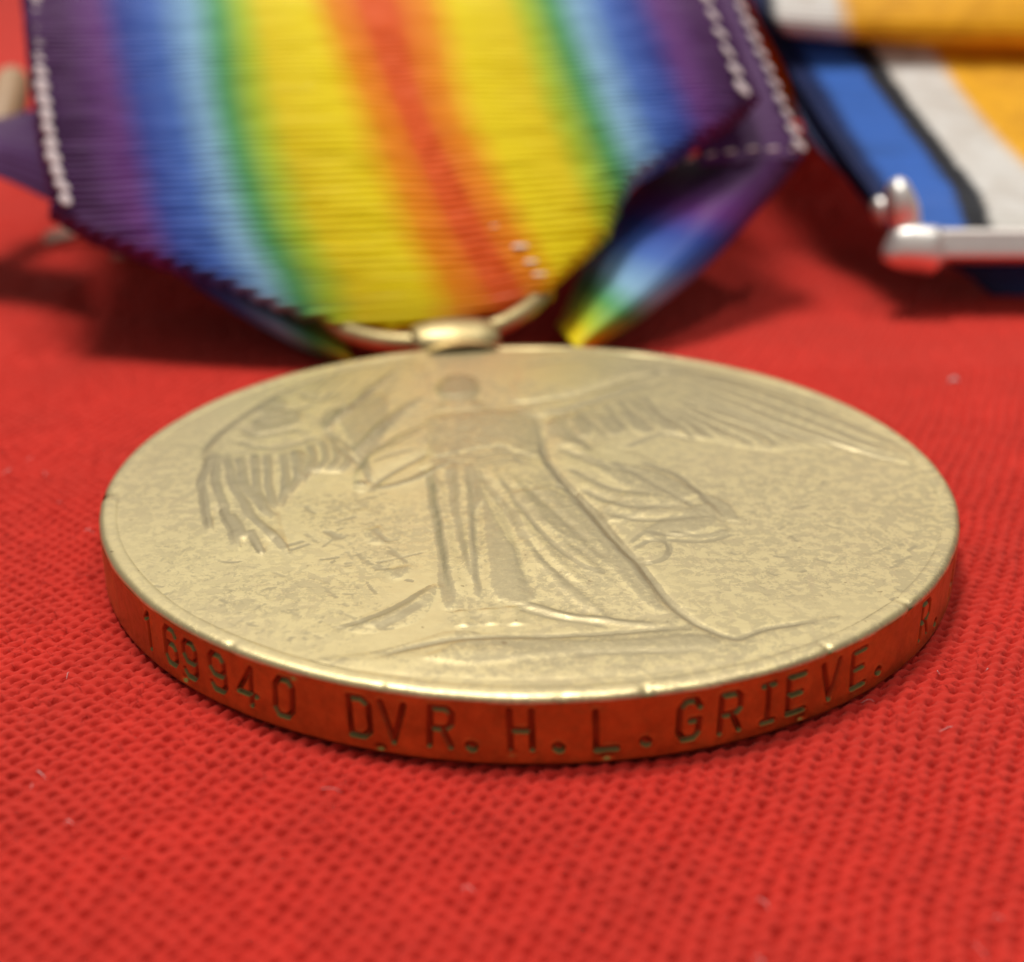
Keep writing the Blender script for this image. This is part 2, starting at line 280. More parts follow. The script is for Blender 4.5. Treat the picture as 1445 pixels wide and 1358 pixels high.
 (-0.1, 0.11, [(-1.37, 2.76), (-1.11, 2.55), (-0.85, 2.65)], 1),
 (-0.1, 0.11, [(-1.12, 1.77), (-0.89, 2.0), (-0.65, 1.87)], 1),
 (0.06, 0.11, [(-4.25, 2.57), (-3.75, 2.75), (-3.24, 2.83)], 1),
 (0.06, 0.11, [(-3.75, 1.61), (-3.33, 1.77), (-2.89, 1.7)], 1),
 (-0.1, 0.11, [(-0.62, 1.55), (-0.43, 1.93), (-0.25, 1.84)], 1),
 (-0.08, 0.11, [(-0.1, 4.07), (0.44, 4.38), (0.97, 4.19)], 1),
 (-0.08, 0.11, [(-3.34, 3.1), (-3.19, 3.27), (-3.04, 3.24)], 1),
 (0.06, 0.11, [(-1.17, 2.28), (-0.98, 2.4), (-0.78, 2.13)], 1),
 (-0.08, 0.11, [(-0.8, 1.45), (-0.47, 1.13), (-0.14, 0.81)], 1),
 (0.06, 0.11, [(-3.6, 2.16), (-3.42, 2.24), (-3.23, 2.12)], 1),
 (-0.1, 0.11, [(-4.28, 5.06), (-4.0, 5.4), (-3.72, 5.59)], 1),
 (-0.08, 0.11, [(-3.35, 5.73), (-3.15, 5.63), (-2.95, 5.52)], 1),
 (-0.08, 0.11, [(-1.78, 5.28), (-1.64, 5.45), (-1.49, 5.03)], 1),
 (0.06, 0.11, [(-1.01, 3.32), (-0.51, 2.71), (-0.0, 2.89)], 1),
 (-0.1, 0.11, [(-3.54, 1.23), (-3.35, 1.06), (-3.17, 0.9)], 1),
 (-0.1, 0.11, [(-3.49, 2.6), (-3.13, 2.57), (-2.77, 2.64)], 1),
 (0.06, 0.11, [(-1.6, 2.12), (-1.28, 2.27), (-0.96, 2.03)], 1),
 (-0.08, 0.11, [(-0.16, 2.81), (0.27, 2.48), (0.71, 2.38)], 1),
 (-0.26, 0.2, [(0.68, 5.11), (0.81, 1.92), (1.65, -1.16), (2.6, -3.76), (3.48, -6.68), (4.29, -9.22), (5.03, -11.83), (5.92, -13.67)], 1),
 (0.16, 0.24, [(0.5, 2.33), (1.41, -1.16), (2.31, -3.9), (3.17, -6.8), (4.0, -9.22), (4.72, -11.67)], 1),
 (0.2, 0.2, [(-0.64, -11.72), (-0.0, -11.93), (0.92, -12.51), (1.46, -12.76), (2.91, -13.07), (4.43, -13.32)], 1),
 (-0.08, 0.18, [(-0.76, -12.09), (-0.06, -12.3), (0.98, -12.86), (2.69, -13.42)], 1),
 (0.25, 0.3, [(-0.71, -11.98), (-0.47, -13.42)], 1),
 (0.2, 0.3, [(-1.52, -12.19), (-1.4, -13.42)], 1),
 (0.2, 0.26, [(-2.53, -12.3), (-2.34, -13.52)], 1),
 (-0.14, 0.16, [(-5.49, -15.62), (-4.09, -14.92), (-2.7, -14.4), (-1.1, -14.26), (1.06, -14.16), (3.66, -13.72), (5.61, -13.57)], 1),
 (-0.1, 0.2, [(1.14, -15.35), (4.38, -15.16), (5.87, -15.02)], 1),
 (0.1, 0.4, [(-4.53, -15.81), (-2.66, -15.39), (-0.28, -15.25)], 1),
 (-0.16, 0.16, [(4.68, -11.45), (5.66, -13.17), (6.83, -14.21), (7.47, -13.96), (8.38, -13.52), (9.99, -13.07)], 1),
 (-0.1, 0.18, [(-6.91, -13.62), (-5.53, -12.81), (-4.46, -11.67), (-3.58, -10.47)], 1),
 (-0.1, 0.2, [(-5.45, -13.72), (-4.75, -12.92), (-3.82, -11.67)], 1),
 (-0.16, 0.16, [(-0.75, 8.61), (0.54, 8.91), (2.49, 9.71), (3.97, 10.85), (5.4, 12.24), (7.1, 13.24), (8.1, 13.57)], 1),
 (-0.15, 0.16, [(-0.35, 14.14), (1.32, 15.18), (3.4, 15.18), (5.45, 14.25), (7.11, 13.35), (9.5, 13.24)], 1),
 (0.12, 0.22, [(0.85, 7.15), (2.68, 8.41), (4.45, 9.92), (6.25, 11.49)], 1),
 (-0.15, 0.15, [(8.26, 13.01), (10.57, 11.92), (12.37, 10.12), (14.23, 7.73), (15.7, 5.38), (17.03, 3.01)], 1),
 (-0.15, 0.15, [(8.17, 12.24), (10.77, 10.12), (13.23, 6.96), (15.36, 3.87), (16.86, 2.84)], 1),
 (-0.15, 0.15, [(7.81, 11.6), (10.15, 9.01), (13.18, 5.29), (15.53, 2.5), (16.89, 1.34)], 1),
 (-0.15, 0.15, [(7.72, 10.75), (10.0, 7.92), (11.63, 5.74), (13.91, 3.35), (16.79, 0.94)], 1),
 (-0.15, 0.15, [(7.61, 9.71), (9.89, 7.15), (11.52, 5.11), (13.42, 3.18)], 1),
 (-0.15, 0.15, [(7.51, 9.11), (9.06, 6.77), (10.76, 4.93), (11.49, 2.84)], 1),
 (-0.15, 0.15, [(7.18, 8.31), (8.62, 6.02), (9.98, 3.87), (10.17, 3.01)], 1),
 (-0.15, 0.15, [(6.78, 7.73), (7.93, 5.84), (8.67, 3.87)], 1),
 (-0.15, 0.15, [(6.28, 7.53), (7.19, 5.84), (7.72, 4.04)], 1),
 (-0.15, 0.15, [(9.54, 13.24), (11.53, 11.81), (13.4, 10.12), (14.8, 8.31)], 1),
 (0.08, 0.15, [(8.22, 12.63), (10.67, 11.01), (12.81, 8.51), (14.81, 5.74), (16.29, 4.09)], 1),
 (0.08, 0.15, [(7.99, 11.92), (10.46, 9.56), (13.21, 6.11), (15.44, 3.18), (16.88, 2.08)], 1),
 (0.08, 0.15, [(7.77, 11.17), (10.08, 8.46), (12.41, 5.52), (14.72, 2.92), (16.84, 1.14)], 1),
 (0.08, 0.15, [(7.66, 10.23), (9.94, 7.53), (11.58, 5.43), (13.67, 3.26)], 1),
 (0.08, 0.15, [(7.56, 9.41), (9.47, 6.96), (11.14, 5.02), (12.46, 3.01)], 1),
 (0.08, 0.15, [(7.34, 8.71), (8.84, 6.39), (10.37, 4.39), (10.83, 2.92)], 1),
 (0.08, 0.15, [(6.98, 8.02), (8.27, 5.93), (9.32, 3.87)], 1),
 (0.08, 0.15, [(6.53, 7.63), (7.56, 5.84), (8.19, 3.95)], 1),
 (-0.085, 0.15, [(5.79, 10.13), (6.22, 8.32), (6.77, 6.03)], 1),
 (-0.098, 0.15, [(5.04, 9.68), (5.49, 7.86), (6.19, 5.63)], 1),
 (-0.085, 0.15, [(4.51, 9.37), (4.97, 7.53), (5.18, 5.34)], 1),
 (-0.087, 0.15, [(3.7, 8.89), (4.18, 7.04), (4.69, 4.91)], 1),
 (-0.05, 0.15, [(2.74, 8.31), (3.23, 6.45), (3.84, 4.39)], 1),
 (-0.084, 0.15, [(2.41, 8.11), (2.9, 6.24), (3.76, 4.21)], 1),
 (-0.061, 0.15, [(1.49, 7.56), (2.0, 5.68), (2.52, 3.72)], 1),
 (0.05, 0.18, [(5.38, 9.71), (5.75, 7.91), (6.17, 5.83)], 1),
 (0.05, 0.18, [(4.43, 9.15), (4.82, 7.34), (5.27, 5.32)], 1),
 (0.05, 0.18, [(3.82, 8.78), (4.22, 6.96), (4.69, 4.99)], 1),
 (0.05, 0.18, [(2.95, 8.26), (3.37, 6.43), (3.85, 4.52)], 1),
 (0.05, 0.18, [(2.65, 8.08), (3.08, 6.24), (3.57, 4.36)], 1),
 (0.05, 0.18, [(1.74, 7.54), (2.18, 5.69), (2.7, 3.87)], 1),
 (0.05, 0.18, [(1.15, 7.18), (1.6, 5.32), (2.13, 3.55)], 1),
 (-0.09, 0.2, [(4.37, 3.01), (6.36, 4.57), (7.66, 3.87)], 1),
 (-0.1, 0.18, [(4.89, 1.43), (6.53, -0.24), (7.36, -2.7), (7.71, -3.9)], 1),
 (-0.09, 0.2, [(0.84, 4.84), (2.25, 3.87), (3.02, 2.33)], 1),
 (-0.09, 0.2, [(1.37, 2.92), (3.15, 0.78), (4.78, 0.07)], 1),
 (-0.09, 0.2, [(1.71, 0.7), (3.44, -1.6), (5.47, -2.34)], 1),
 (-0.09, 0.2, [(2.23, -1.6), (3.9, -3.48), (6.24, -3.48)], 1),
 (-0.09, 0.2, [(2.99, -4.17), (4.66, -4.85), (7.29, -4.45)], 1),
 (-0.09, 0.2, [(3.63, 1.51), (5.54, -1.6), (7.07, -3.9)], 1),
 (0.09, 0.3, [(1.17, 3.87), (2.73, 2.33), (4.23, 1.02)], 1),
 (0.09, 0.3, [(1.98, -0.55), (3.68, -2.48), (5.71, -2.91)], 1),
 (0.09, 0.3, [(2.9, -3.06), (4.43, -4.17), (6.78, -3.9)], 1),
 (0.1, 0.16, [(5.33, -5.97), (6.92, -6.23), (8.04, -5.65)], 1),
 (-0.1, 0.14, [(5.07, -6.55), (6.87, -6.68), (8.12, -5.91)], 1),
 (-0.1, 0.16, [(-4.27, 11.81), (-3.73, 12.79), (-2.84, 12.46)], 1),
 (0.1, 0.16, [(-4.43, 10.54), (-3.61, 9.82), (-2.63, 10.12)], 1),
 (-0.08, 0.14, [(-4.02, 10.96), (-3.44, 10.75), (-2.94, 11.06)], 1),
 (0.08, 0.14, [(-3.46, 11.6), (-3.39, 10.54)], 1),
]
SATP = [[0.46, [(-4.85, 6.36), (-3.15, 7.29), (-0.45, 7.86), (0.22, 7.1), (0.6, 5.63), (0.68, 2.85), (0.41, 1.86), (-1.23, 2.85), (-2.49, 2.52), (-3.72, 1.86), (-4.5, 2.52)]], [0.7, [(-4.49, -0.03), (-4.0, -0.03), (-3.57, -4.08), (-3.07, -8.14), (-2.72, -11.71), (-3.23, -11.71), (-3.63, -7.66), (-4.17, -3.53)]], [0.75, [(-3.65, 0.27), (-3.04, 0.27), (-2.76, -4.61), (-2.24, -8.61), (-2.1, -10.2), (-2.53, -8.37), (-3.09, -4.88)]], [0.75, [(-2.8, 0.59), (-2.31, 0.59), (-1.89, -2.4), (-2.26, -4.61), (-2.0, -8.14), (-1.74, -10.86), (-1.98, -11.29), (-2.33, -7.66)]], [0.62, [(-2.14, -1.83), (-1.4, -4.61), (-0.83, -6.68), (-0.2, -9.75), (0.19, -11.5), (-1.22, -11.5), (-1.56, -8.61), (-1.84, -5.14)]], [0.56, [(-2.33, 1.22), (-1.43, -1.83), (-0.38, -4.61), (0.25, -7.66), (1.55, -10.42), (2.65, -12.54), (2.25, -12.54), (0.93, -10.42), (-0.07, -7.66), (-0.94, -4.61), (-1.9, -1.83)]], [0.5, [(-0.72, -2.4), (0.58, -1.83), (1.84, -2.97), (2.85, -5.66), (3.65, -8.37), (4.38, -10.86), (4.75, -12.33), (4.17, -12.13), (3.32, -9.98), (2.58, -8.37), (1.37, -6.68), (0.19, -4.88)]], [0.48, [(2.31, 2.52), (3.74, 1.22), (5.39, 0.27), (6.89, -1.54), (7.02, -2.4), (5.51, -3.53), (4.27, -4.61), (3.23, -4.88), (2.95, -3.8), (4.25, -1.83), (3.17, -0.03)]], [0.55, [(4.39, -5.92), (5.63, -4.61), (7.38, -3.25), (7.67, -4.61), (7.08, -5.66), (5.91, -6.17), (4.76, -6.68)]], [0.6, [(7.09, -1.83), (8.12, -2.97), (8.57, -4.61), (7.89, -4.61), (7.15, -3.25)]], [0.7, [(-4.58, 10.44), (-4.3, 11.9), (-3.53, 12.41), (-2.73, 11.9), (-2.34, 10.44), (-2.66, 9.23), (-3.4, 8.87), (-4.18, 9.35)]], [0.6, [(-9.68, 5.63), (-9.28, 7.86), (-8.35, 8.05), (-6.99, 9.83), (-6.59, 4.91), (-7.06, 1.54), (-6.74, -0.64), (-7.53, 1.22), (-8.38, 4.56), (-9.11, 6.36), (-9.33, 4.91)]], [0.3, [(-10.22, -2.48), (-9.22, -1.46), (-7.37, -1.9), (-5.95, -1.6), (-4.74, -3.2), (-4.67, -6.42), (-4.19, -8.87), (-4.96, -10.13), (-6.12, -8.87), (-7.26, -8.28), (-8.3, -6.42), (-9.41, -5.45)]], [0.4, [(-9.09, -2.48), (-7.67, -1.9), (-6.13, -2.34), (-5.44, -3.62), (-6.21, -4.78), (-7.12, -4.31), (-7.88, -5.25), (-8.6, -4.45)]], [0.24, [(-15.67, -7.05), (-13.6, -6.42), (-9.33, -8.87), (-4.92, -10.58), (-5.62, -14.21), (-7.92, -15.16), (-11.66, -13.22), (-14.28, -10.58)]], [0.22, [(7.05, -1.6), (11.2, 1.51), (15.36, -0.85), (16.5, -4.45), (13.66, -10.02), (10.09, -12.19), (6.88, -11.67), (5.79, -7.67)]], [0.5, [(-6.51, -5.66), (-5.97, -5.4), (-5.76, -6.68), (-6.29, -6.78)]], [0.62, [(-5.35, -9.07), (-4.62, -8.84), (-4.77, -9.75), (-5.19, -9.71)]], [0.46, [(-6.12, -12.94), (-5.1, -12.13), (-3.49, -10.42), (-3.54, -11.5), (-4.28, -12.54), (-5.47, -13.53)]], [0.56, [(-3.61, -15.61), (-2.43, -14.5), (-0.62, -14.31), (1.77, -14.5), (5.92, -14.12), (5.94, -15.06), (0.79, -15.43), (-2.01, -16.08)]], [0.6, [(1.95, 6.54), (2.57, 6.91), (3.06, 4.74), (2.45, 4.38)]], [0.6, [(3.16, 6.73), (3.97, 6.91), (4.49, 4.74), (3.7, 4.56)]], [0.6, [(4.27, 7.4), (5.2, 7.1), (5.94, 4.91), (5.02, 4.91)]], [0.6, [(0.87, 5.99), (1.41, 6.36), (1.88, 4.56), (1.35, 4.21)]], [0.6, [(5.29, 8.24), (6.3, 7.4), (7.11, 4.91), (6.23, 5.27)]], [0.6, [(1.35, 4.21), (1.99, 4.21), (2.46, 3.02), (1.7, 3.18)]], [0.6, [(-10.72, 1.86), (-10.31, 2.52), (-9.67, 1.54), (-9.35, -0.03), (-9.63, -0.64), (-10.2, -0.03)]], [0.6, [(-13.04, 5.99), (-12.33, 7.4), (-10.98, 7.4), (-10.65, 5.99), (-11.68, 4.91), (-12.67, 4.56)]], [0.6, [(-13.28, 8.24), (-12.61, 9.23), (-11.73, 8.83), (-11.8, 7.48), (-12.69, 7.1)]]]
TEXT = [('1', -50.29), ('6', -45.44), ('9', -41.7), ('9', -36.96), ('4', -32.55), ('0', -27.51), ('D', -18.42), ('V', -14.7), ('R', -9.61), ('.', -6.21), ('H', -1.32), ('.', 2.68), ('L', 7.45), ('.', 11.73), ('G', 16.39), ('R', 21.13), ('I', 25.76), ('E', 29.43), ('V', 34.36), ('E', 38.98), ('.', 42.9), ('R', 53.67), ('.', 58.18), ('A', 66.0)]
FRONT = [[(-23.2, 19.23, 0.82), (-16.52, 19.96, 1.0), (-11.74, 20.56, 1.22), (-3.25, 21.53, 1.84), (0.22, 21.98, 2.12), (2.49, 22.46, 2.48), (7.91, 23.51, 3.28), (12.56, 24.39, 3.89), (16.84, 25.12, 4.33)], [(-24.6, 20.67, 4.12), (-17.53, 21.41, 4.32), (-12.47, 21.99, 4.49), (-4.15, 22.77, 4.68), (-1.42, 23.18, 4.87), (0.64, 23.58, 5.05), (7.08, 24.51, 5.56), (11.72, 25.39, 6.18), (16.0, 26.22, 6.83)], [(-26.19, 23.83, 7.61), (-19.6, 24.54, 7.74), (-14.84, 25.09, 7.85), (-6.3, 25.86, 8.01), (-3.73, 26.22, 8.1), (-1.43, 26.62, 8.26), (5.74, 27.53, 8.73), (11.09, 28.36, 9.24), (15.87, 29.1, 9.68)], [(-28.69, 30.01, 13.01), (-22.12, 30.71, 13.11), (-17.37, 31.23, 13.15), (-9.13, 31.97, 13.25), (-6.9, 32.31, 13.28), (-4.65, 32.67, 13.35), (3.5, 33.41, 13.46), (9.15, 34.05, 13.53), (14.32, 34.66, 13.66)], [(-31.19, 38.0, 18.83), (-24.82, 38.65, 18.82), (-19.25, 39.16, 18.82), (-12.51, 39.87, 18.84), (-9.55, 40.18, 18.82), (-6.35, 40.5, 18.79), (1.27, 41.17, 18.73), (7.13, 41.76, 18.68), (12.58, 42.29, 18.64)], [(-34.14, 48.69, 23.31), (-27.69, 49.38, 23.38), (-22.12, 49.89, 23.41), (-15.28, 50.62, 23.48), (-12.32, 50.96, 23.51), (-8.85, 51.28, 23.5), (-0.83, 51.97, 23.48), (5.26, 52.57, 23.46), (10.9, 53.11, 23.44)], [(-37.14, 62.64, 25.28), (-30.42, 63.29, 25.27), (-24.44, 63.79, 25.26), (-17.32, 64.49, 25.25), (-14.28, 64.81, 25.25), (-10.67, 65.14, 25.24), (-2.54, 65.83, 25.23), (3.7, 66.44, 25.22), (9.42, 66.98, 25.21)]]
ROLLR = [[(2.06, 28.85, 0.37), (2.21, 25.96, 1.0), (2.6, 22.86, 1.4), (3.03, 21.31, 1.34), (3.45, 21.9, 0.69), (3.65, 23.37, 0.06), (3.66, 24.93, -0.37)], [(2.51, 29.6, 0.84), (2.66, 26.7, 1.44), (3.06, 23.58, 1.8), (3.52, 22.01, 1.7), (3.97, 22.6, 1.03), (4.19, 24.07, 0.4), (4.2, 25.63, -0.02)], [(3.92, 31.81, 3.4), (4.23, 28.8, 3.75), (5.04, 25.5, 3.69), (5.9, 23.78, 3.24), (6.73, 24.26, 2.34), (7.11, 25.7, 1.66), (7.1, 27.3, 1.32)], [(6.48, 35.86, 6.42), (6.98, 32.77, 6.6), (8.26, 29.37, 6.31), (9.63, 27.57, 5.68), (10.93, 28.02, 4.72), (11.52, 29.48, 4.07), (11.51, 31.11, 3.8)], [(8.99, 39.78, 7.9), (9.66, 36.76, 8.22), (11.36, 33.51, 8.3), (13.18, 31.89, 8.07), (14.9, 32.5, 7.48), (15.68, 34.04, 7.0), (15.65, 35.67, 6.73)], [(10.81, 42.19, 8.43), (11.54, 39.26, 8.95), (13.45, 36.21, 9.47), (15.5, 34.77, 9.68), (17.44, 35.56, 9.48), (18.32, 37.17, 9.16), (18.28, 38.78, 8.86)]]
ROLLL = [[(-11.09, 27.91, -0.53), (-10.65, 25.05, 0.17), (-10.1, 22.0, 0.67), (-9.74, 20.48, 0.69), (-9.67, 21.09, 0.09), (-9.79, 22.56, -0.55), (-10.0, 24.11, -1.01)], [(-12.07, 28.77, 0.19), (-11.57, 25.88, 0.8), (-10.92, 22.76, 1.16), (-10.48, 21.18, 1.05), (-10.36, 21.76, 0.36), (-10.48, 23.22, -0.29), (-10.71, 24.78, -0.72)], [(-15.35, 30.6, 1.87), (-14.74, 27.62, 2.29), (-13.98, 24.36, 2.32), (-13.49, 22.65, 1.91), (-13.4, 23.14, 1.02), (-13.57, 24.58, 0.32), (-13.86, 26.16, -0.05)], [(-20.26, 33.5, 3.51), (-19.52, 30.5, 3.89), (-18.63, 27.22, 3.88), (-18.09, 25.52, 3.49), (-18.05, 26.03, 2.66), (-18.32, 27.5, 2.01), (-18.68, 29.09, 1.67)], [(-25.8, 36.36, 5.06), (-24.96, 33.4, 5.54), (-24.01, 30.25, 5.82), (-23.5, 28.69, 5.74), (-23.59, 29.33, 5.21), (-23.98, 30.85, 4.7), (-24.42, 32.45, 4.37)], [(-29.62, 38.96, 6.02), (-28.75, 36.03, 6.56), (-27.84, 32.95, 7.02), (-27.42, 31.47, 7.12), (-27.66, 32.2, 6.79), (-28.14, 33.77, 6.37), (-28.63, 35.37, 6.04)]]
ROLLR_U = [(0.3, 0.3), (0.36, 0.36), (0.53, 0.48), (0.8, 0.62), (0.95, 0.85), (1, 1)]
ROLLL_U = [(-0.35, -0.35), (-0.4, -0.42), (-0.5, -0.55), (-0.66, -0.7), (-0.85, -0.9), (-1, -1)]
SIDE = [[(11.11, 33.9, 9.43), (14.09, 34.27, 9.53), (17.98, 35.09, 9.65)], [(11.54, 36.54, 11.73), (14.37, 37.14, 11.86), (17.31, 37.75, 11.99)], [(11.17, 40.59, 14.76), (13.83, 41.15, 14.78), (16.28, 41.72, 14.85)], [(10.33, 45.44, 18.37), (12.9, 46.5, 18.28), (15.31, 47.55, 18.19)], [(8.71, 57.46, 23.4), (11.47, 58.53, 23.36), (14.29, 59.61, 23.33)]]
LBACK = [[(-39.46, 35.65, 8.45), (-34.86, 35.69, 8.53), (-29.07, 31.86, 7.26)], [(-39.58, 36.25, 9.06), (-34.97, 36.29, 9.15), (-29.42, 32.76, 8.32)], [(-39.88, 37.42, 9.99), (-35.23, 37.51, 10.2), (-30.3, 35.12, 9.73)], [(-41.56, 41.95, 10.37), (-36.71, 42.03, 10.55), (-31.56, 38.9, 10.89)], [(-43.67, 47.19, 9.89), (-38.57, 47.23, 9.98), (-32.83, 42.53, 11.7)]]
BW = [[(24.28, 34.22, 3.66), (26.04, 34.22, 3.66), (29.37, 34.22, 3.66), (31.41, 34.22, 3.66), (38.08, 34.22, 3.66), (45.95, 34.22, 3.66), (53.82, 34.22, 3.66)], [(24.04, 34.57, 4.98), (25.61, 34.57, 4.98), (28.84, 34.57, 4.98), (30.74, 34.57, 4.98), (37.07, 34.57, 4.98), (44.92, 34.57, 4.98), (52.78, 34.57, 4.98)], [(23.25, 37.11, 6.79), (24.66, 37.11, 6.79), (28.6, 37.11, 6.79), (30.48, 37.11, 6.79), (35.37, 37.11, 6.79), (42.89, 37.11, 6.79), (50.88, 37.11, 6.79)], [(21.7, 41.97, 9.17), (23.16, 41.97, 9.17), (27.31, 41.97, 9.17), (29.01, 41.97, 9.17), (33.06, 41.97, 9.17), (41.1, 41.97, 9.17), (49.39, 41.97, 9.17)], [(20.08, 47.02, 12.0), (21.8, 47.02, 12.0), (25.43, 47.02, 12.0), (27.2, 47.02, 12.0), (31.09, 47.02, 12.0), (39.07, 47.02, 12.0), (47.65, 47.02, 12.0)], [(18.82, 51.95, 14.54), (20.38, 52.04, 14.73), (23.73, 52.12, 14.93), (25.61, 52.16, 15.02), (29.47, 52.25, 15.21), (37.31, 52.16, 15.02), (46.19, 52.08, 14.83)], [(18.06, 56.8, 16.9), (19.41, 56.91, 17.14), (22.39, 56.97, 17.29), (24.01, 57.02, 17.39), (27.79, 57.02, 17.39), (35.34, 57.02, 17.39), (43.98, 57.02, 17.39)]]
BWREAR = [[(24.01, 39.62, 5.04), (25.47, 39.39, 4.5), (27.31, 39.27, 4.24)], [(22.5, 41.59, 7.06), (24.17, 41.36, 6.52), (26.62, 41.2, 6.16)], [(20.28, 45.93, 9.5), (22.4, 45.81, 9.22), (25.43, 45.61, 8.76)], [(19.54, 51.76, 12.85), (21.22, 51.68, 12.65), (23.84, 51.55, 12.37)], [(18.35, 57.42, 15.8), (20.42, 57.33, 15.6), (23.14, 57.2, 15.3)], [(17.4, 64.24, 18.95), (19.68, 64.24, 18.95), (22.53, 64.24, 18.95)]]
BWUNDER = [[(31.99, 36.85, -0.07), (34.4, 36.85, -0.07), (38.74, 36.85, -0.07), (49.36, 36.85, -0.07)], [(30.78, 37.27, 0.91), (33.68, 37.27, 0.91), (38.74, 37.27, 0.91), (48.88, 37.27, 0.91)], [(29.09, 37.77, 2.06), (32.95, 37.77, 2.06), (38.26, 37.77, 2.06), (48.88, 37.77, 2.06)], [(29.37, 41.01, 3.22), (32.84, 41.01, 3.22), (37.79, 41.01, 3.22), (49.67, 41.01, 3.22)]]
BWTOP = [[(18.92, 52.5, 15.79), (19.65, 52.29, 15.31), (23.2, 52.12, 14.93), (24.77, 52.08, 14.83), (31.04, 51.95, 14.54), (39.92, 51.87, 14.35)], [(18.04, 50.01, 16.34), (18.86, 49.81, 15.87), (22.43, 49.64, 15.5), (23.96, 49.6, 15.4), (30.28, 49.48, 15.12), (38.95, 49.4, 14.93)], [(17.36, 50.08, 17.5), (18.17, 50.0, 17.31), (22.03, 49.92, 17.12), (23.56, 49.92, 17.12), (29.65, 49.88, 17.03), (38.29, 49.84, 16.94)], [(17.47, 53.64, 19.65), (18.31, 53.64, 19.65), (22.05, 53.64, 19.65), (23.61, 53.64, 19.65), (29.85, 53.64, 19.65), (38.69, 53.64, 19.65)], [(18.42, 63.92, 23.19), (19.32, 63.92, 23.19), (23.24, 63.92, 23.19), (24.92, 63.92, 23.19), (31.08, 63.92, 23.19), (40.04, 63.92, 23.19)]]
ST = {'left': [(-31.74, 41.61, 21.33), (-31.48, 40.52, 20.51), (-31.22, 39.43, 19.7), (-30.97, 38.35, 18.91), (-30.7, 37.28, 18.13), (-30.43, 36.21, 17.36), (-30.15, 35.15, 16.61), (-29.87, 34.1, 15.86), (-29.58, 33.05, 15.14), (-29.29, 32.0, 14.42), (-28.96, 30.97, 13.72), (-28.61, 29.94, 13.04), (-28.26, 28.91, 12.36), (-27.91, 27.89, 11.7), (-27.48, 26.88, 11.08), (-27.02, 25.89, 10.46), (-26.57, 24.89, 9.86), (-26.12, 23.9, 9.28)], 'front_right': [(11.34, 45.88, 20.63), (11.74, 44.17, 19.61), (12.14, 42.48, 18.61), (12.47, 40.78, 17.63), (12.79, 39.1, 16.67), (13.1, 37.43, 15.73), (13.4, 35.77, 14.83), (13.69, 34.13, 13.95)], 'side': [(14.18, 49.6, 20.4), (14.48, 48.29, 19.47), (14.78, 46.98, 18.56), (15.08, 45.68, 17.67), (15.39, 44.39, 16.8), (15.69, 43.11, 15.95), (15.99, 41.84, 15.12), (16.27, 40.57, 14.3), (16.54, 39.31, 13.49), (16.79, 38.05, 12.7), (17.03, 36.81, 11.92), (17.27, 35.56, 11.16), (17.5, 34.33, 10.42)], 'hem': [(9.05, 31.75, 9.5), (10.34, 32.34, 9.8), (11.68, 32.87, 9.99), (13.06, 33.36, 10.07), (14.45, 33.85, 10.15), (15.86, 34.27, 10.07), (17.29, 34.69, 9.99)]}
# ---------------------------------------------------------------- helpers
def tag(o, label, cat=None, group=None, kind=None):
    if label: o['label'] = label
    if cat: o['category'] = cat
    if group: o['group'] = group
    if kind: o['kind'] = kind
    return o

def empty(name, loc):
    o = bpy.data.objects.new(name, None); col.objects.link(o)
    o.location = [c*MM for c in loc]; o.empty_display_size = 0.005
    return o

def link(name, me, mat, parent=None):
    o = bpy.data.objects.new(name, me); col.objects.link(o)
    if mat and not me.materials: me.materials.append(mat)
    if parent:
        o.parent = parent
        p = parent; off = Vector((0, 0, 0))
        while p:
            off += p.location; p = p.parent
        o.location = -off                     # geometry is written in world millimetres
    return o

def mesh_np(name, V, Q, uv=None, smooth=True):
    """V (n,3) in mm, Q (m,4) quads or (m,3) tris"""
    V = np.asarray(V, np.float64)*MM; Q = np.asarray(Q, np.int32)
    me = bpy.data.meshes.new(name)
    n, m, k = len(V), len(Q), Q.shape[1]
    me.vertices.add(n); me.vertices.foreach_set('co', V.astype(np.float32).ravel())
    me.loops.add(m*k); me.loops.foreach_set('vertex_index', Q.ravel())
    me.polygons.add(m)
    me.polygons.foreach_set('loop_start', np.arange(0, m*k, k, dtype=np.int32))
    me.polygons.foreach_set('loop_total', np.full(m, k, np.int32))
    me.polygons.foreach_set('use_smooth', np.full(m, smooth))
    if uv is not None:
        l = me.uv_layers.new(name='UVMap')
        l.data.foreach_set('uv', np.asarray(uv, np.float32)[Q.ravel()].ravel())
    me.update(calc_edges=True); me.validate()
    return me

def grid_quads(r, c, wrap=False):
    i, j = np.meshgrid(np.arange(r-1), np.arange(c if wrap else c-1), indexing='ij')
    j2 = (j+1) % c
    return np.stack([i*c+j, i*c+j2, (i+1)*c+j2, (i+1)*c+j], -1).reshape(-1, 4)

rng = np.random.default_rng(7)
_lat = rng.random((256, 256))
def vnoise(x, y, seed=0):
    x = np.asarray(x, float) + seed*17.31; y = np.asarray(y, float) + seed*5.77
    xi = np.floor(x).astype(int); yi = np.floor(y).astype(int)
    fx = x-xi; fy = y-yi; fx = fx*fx*(3-2*fx); fy = fy*fy*(3-2*fy)
    a = _lat[xi & 255, yi & 255]; b = _lat[(xi+1) & 255, yi & 255]
    c = _lat[xi & 255, (yi+1) & 255]; d = _lat[(xi+1) & 255, (yi+1) & 255]
    return (a*(1-fx)+b*fx)*(1-fy) + (c*(1-fx)+d*fx)*fy - 0.5

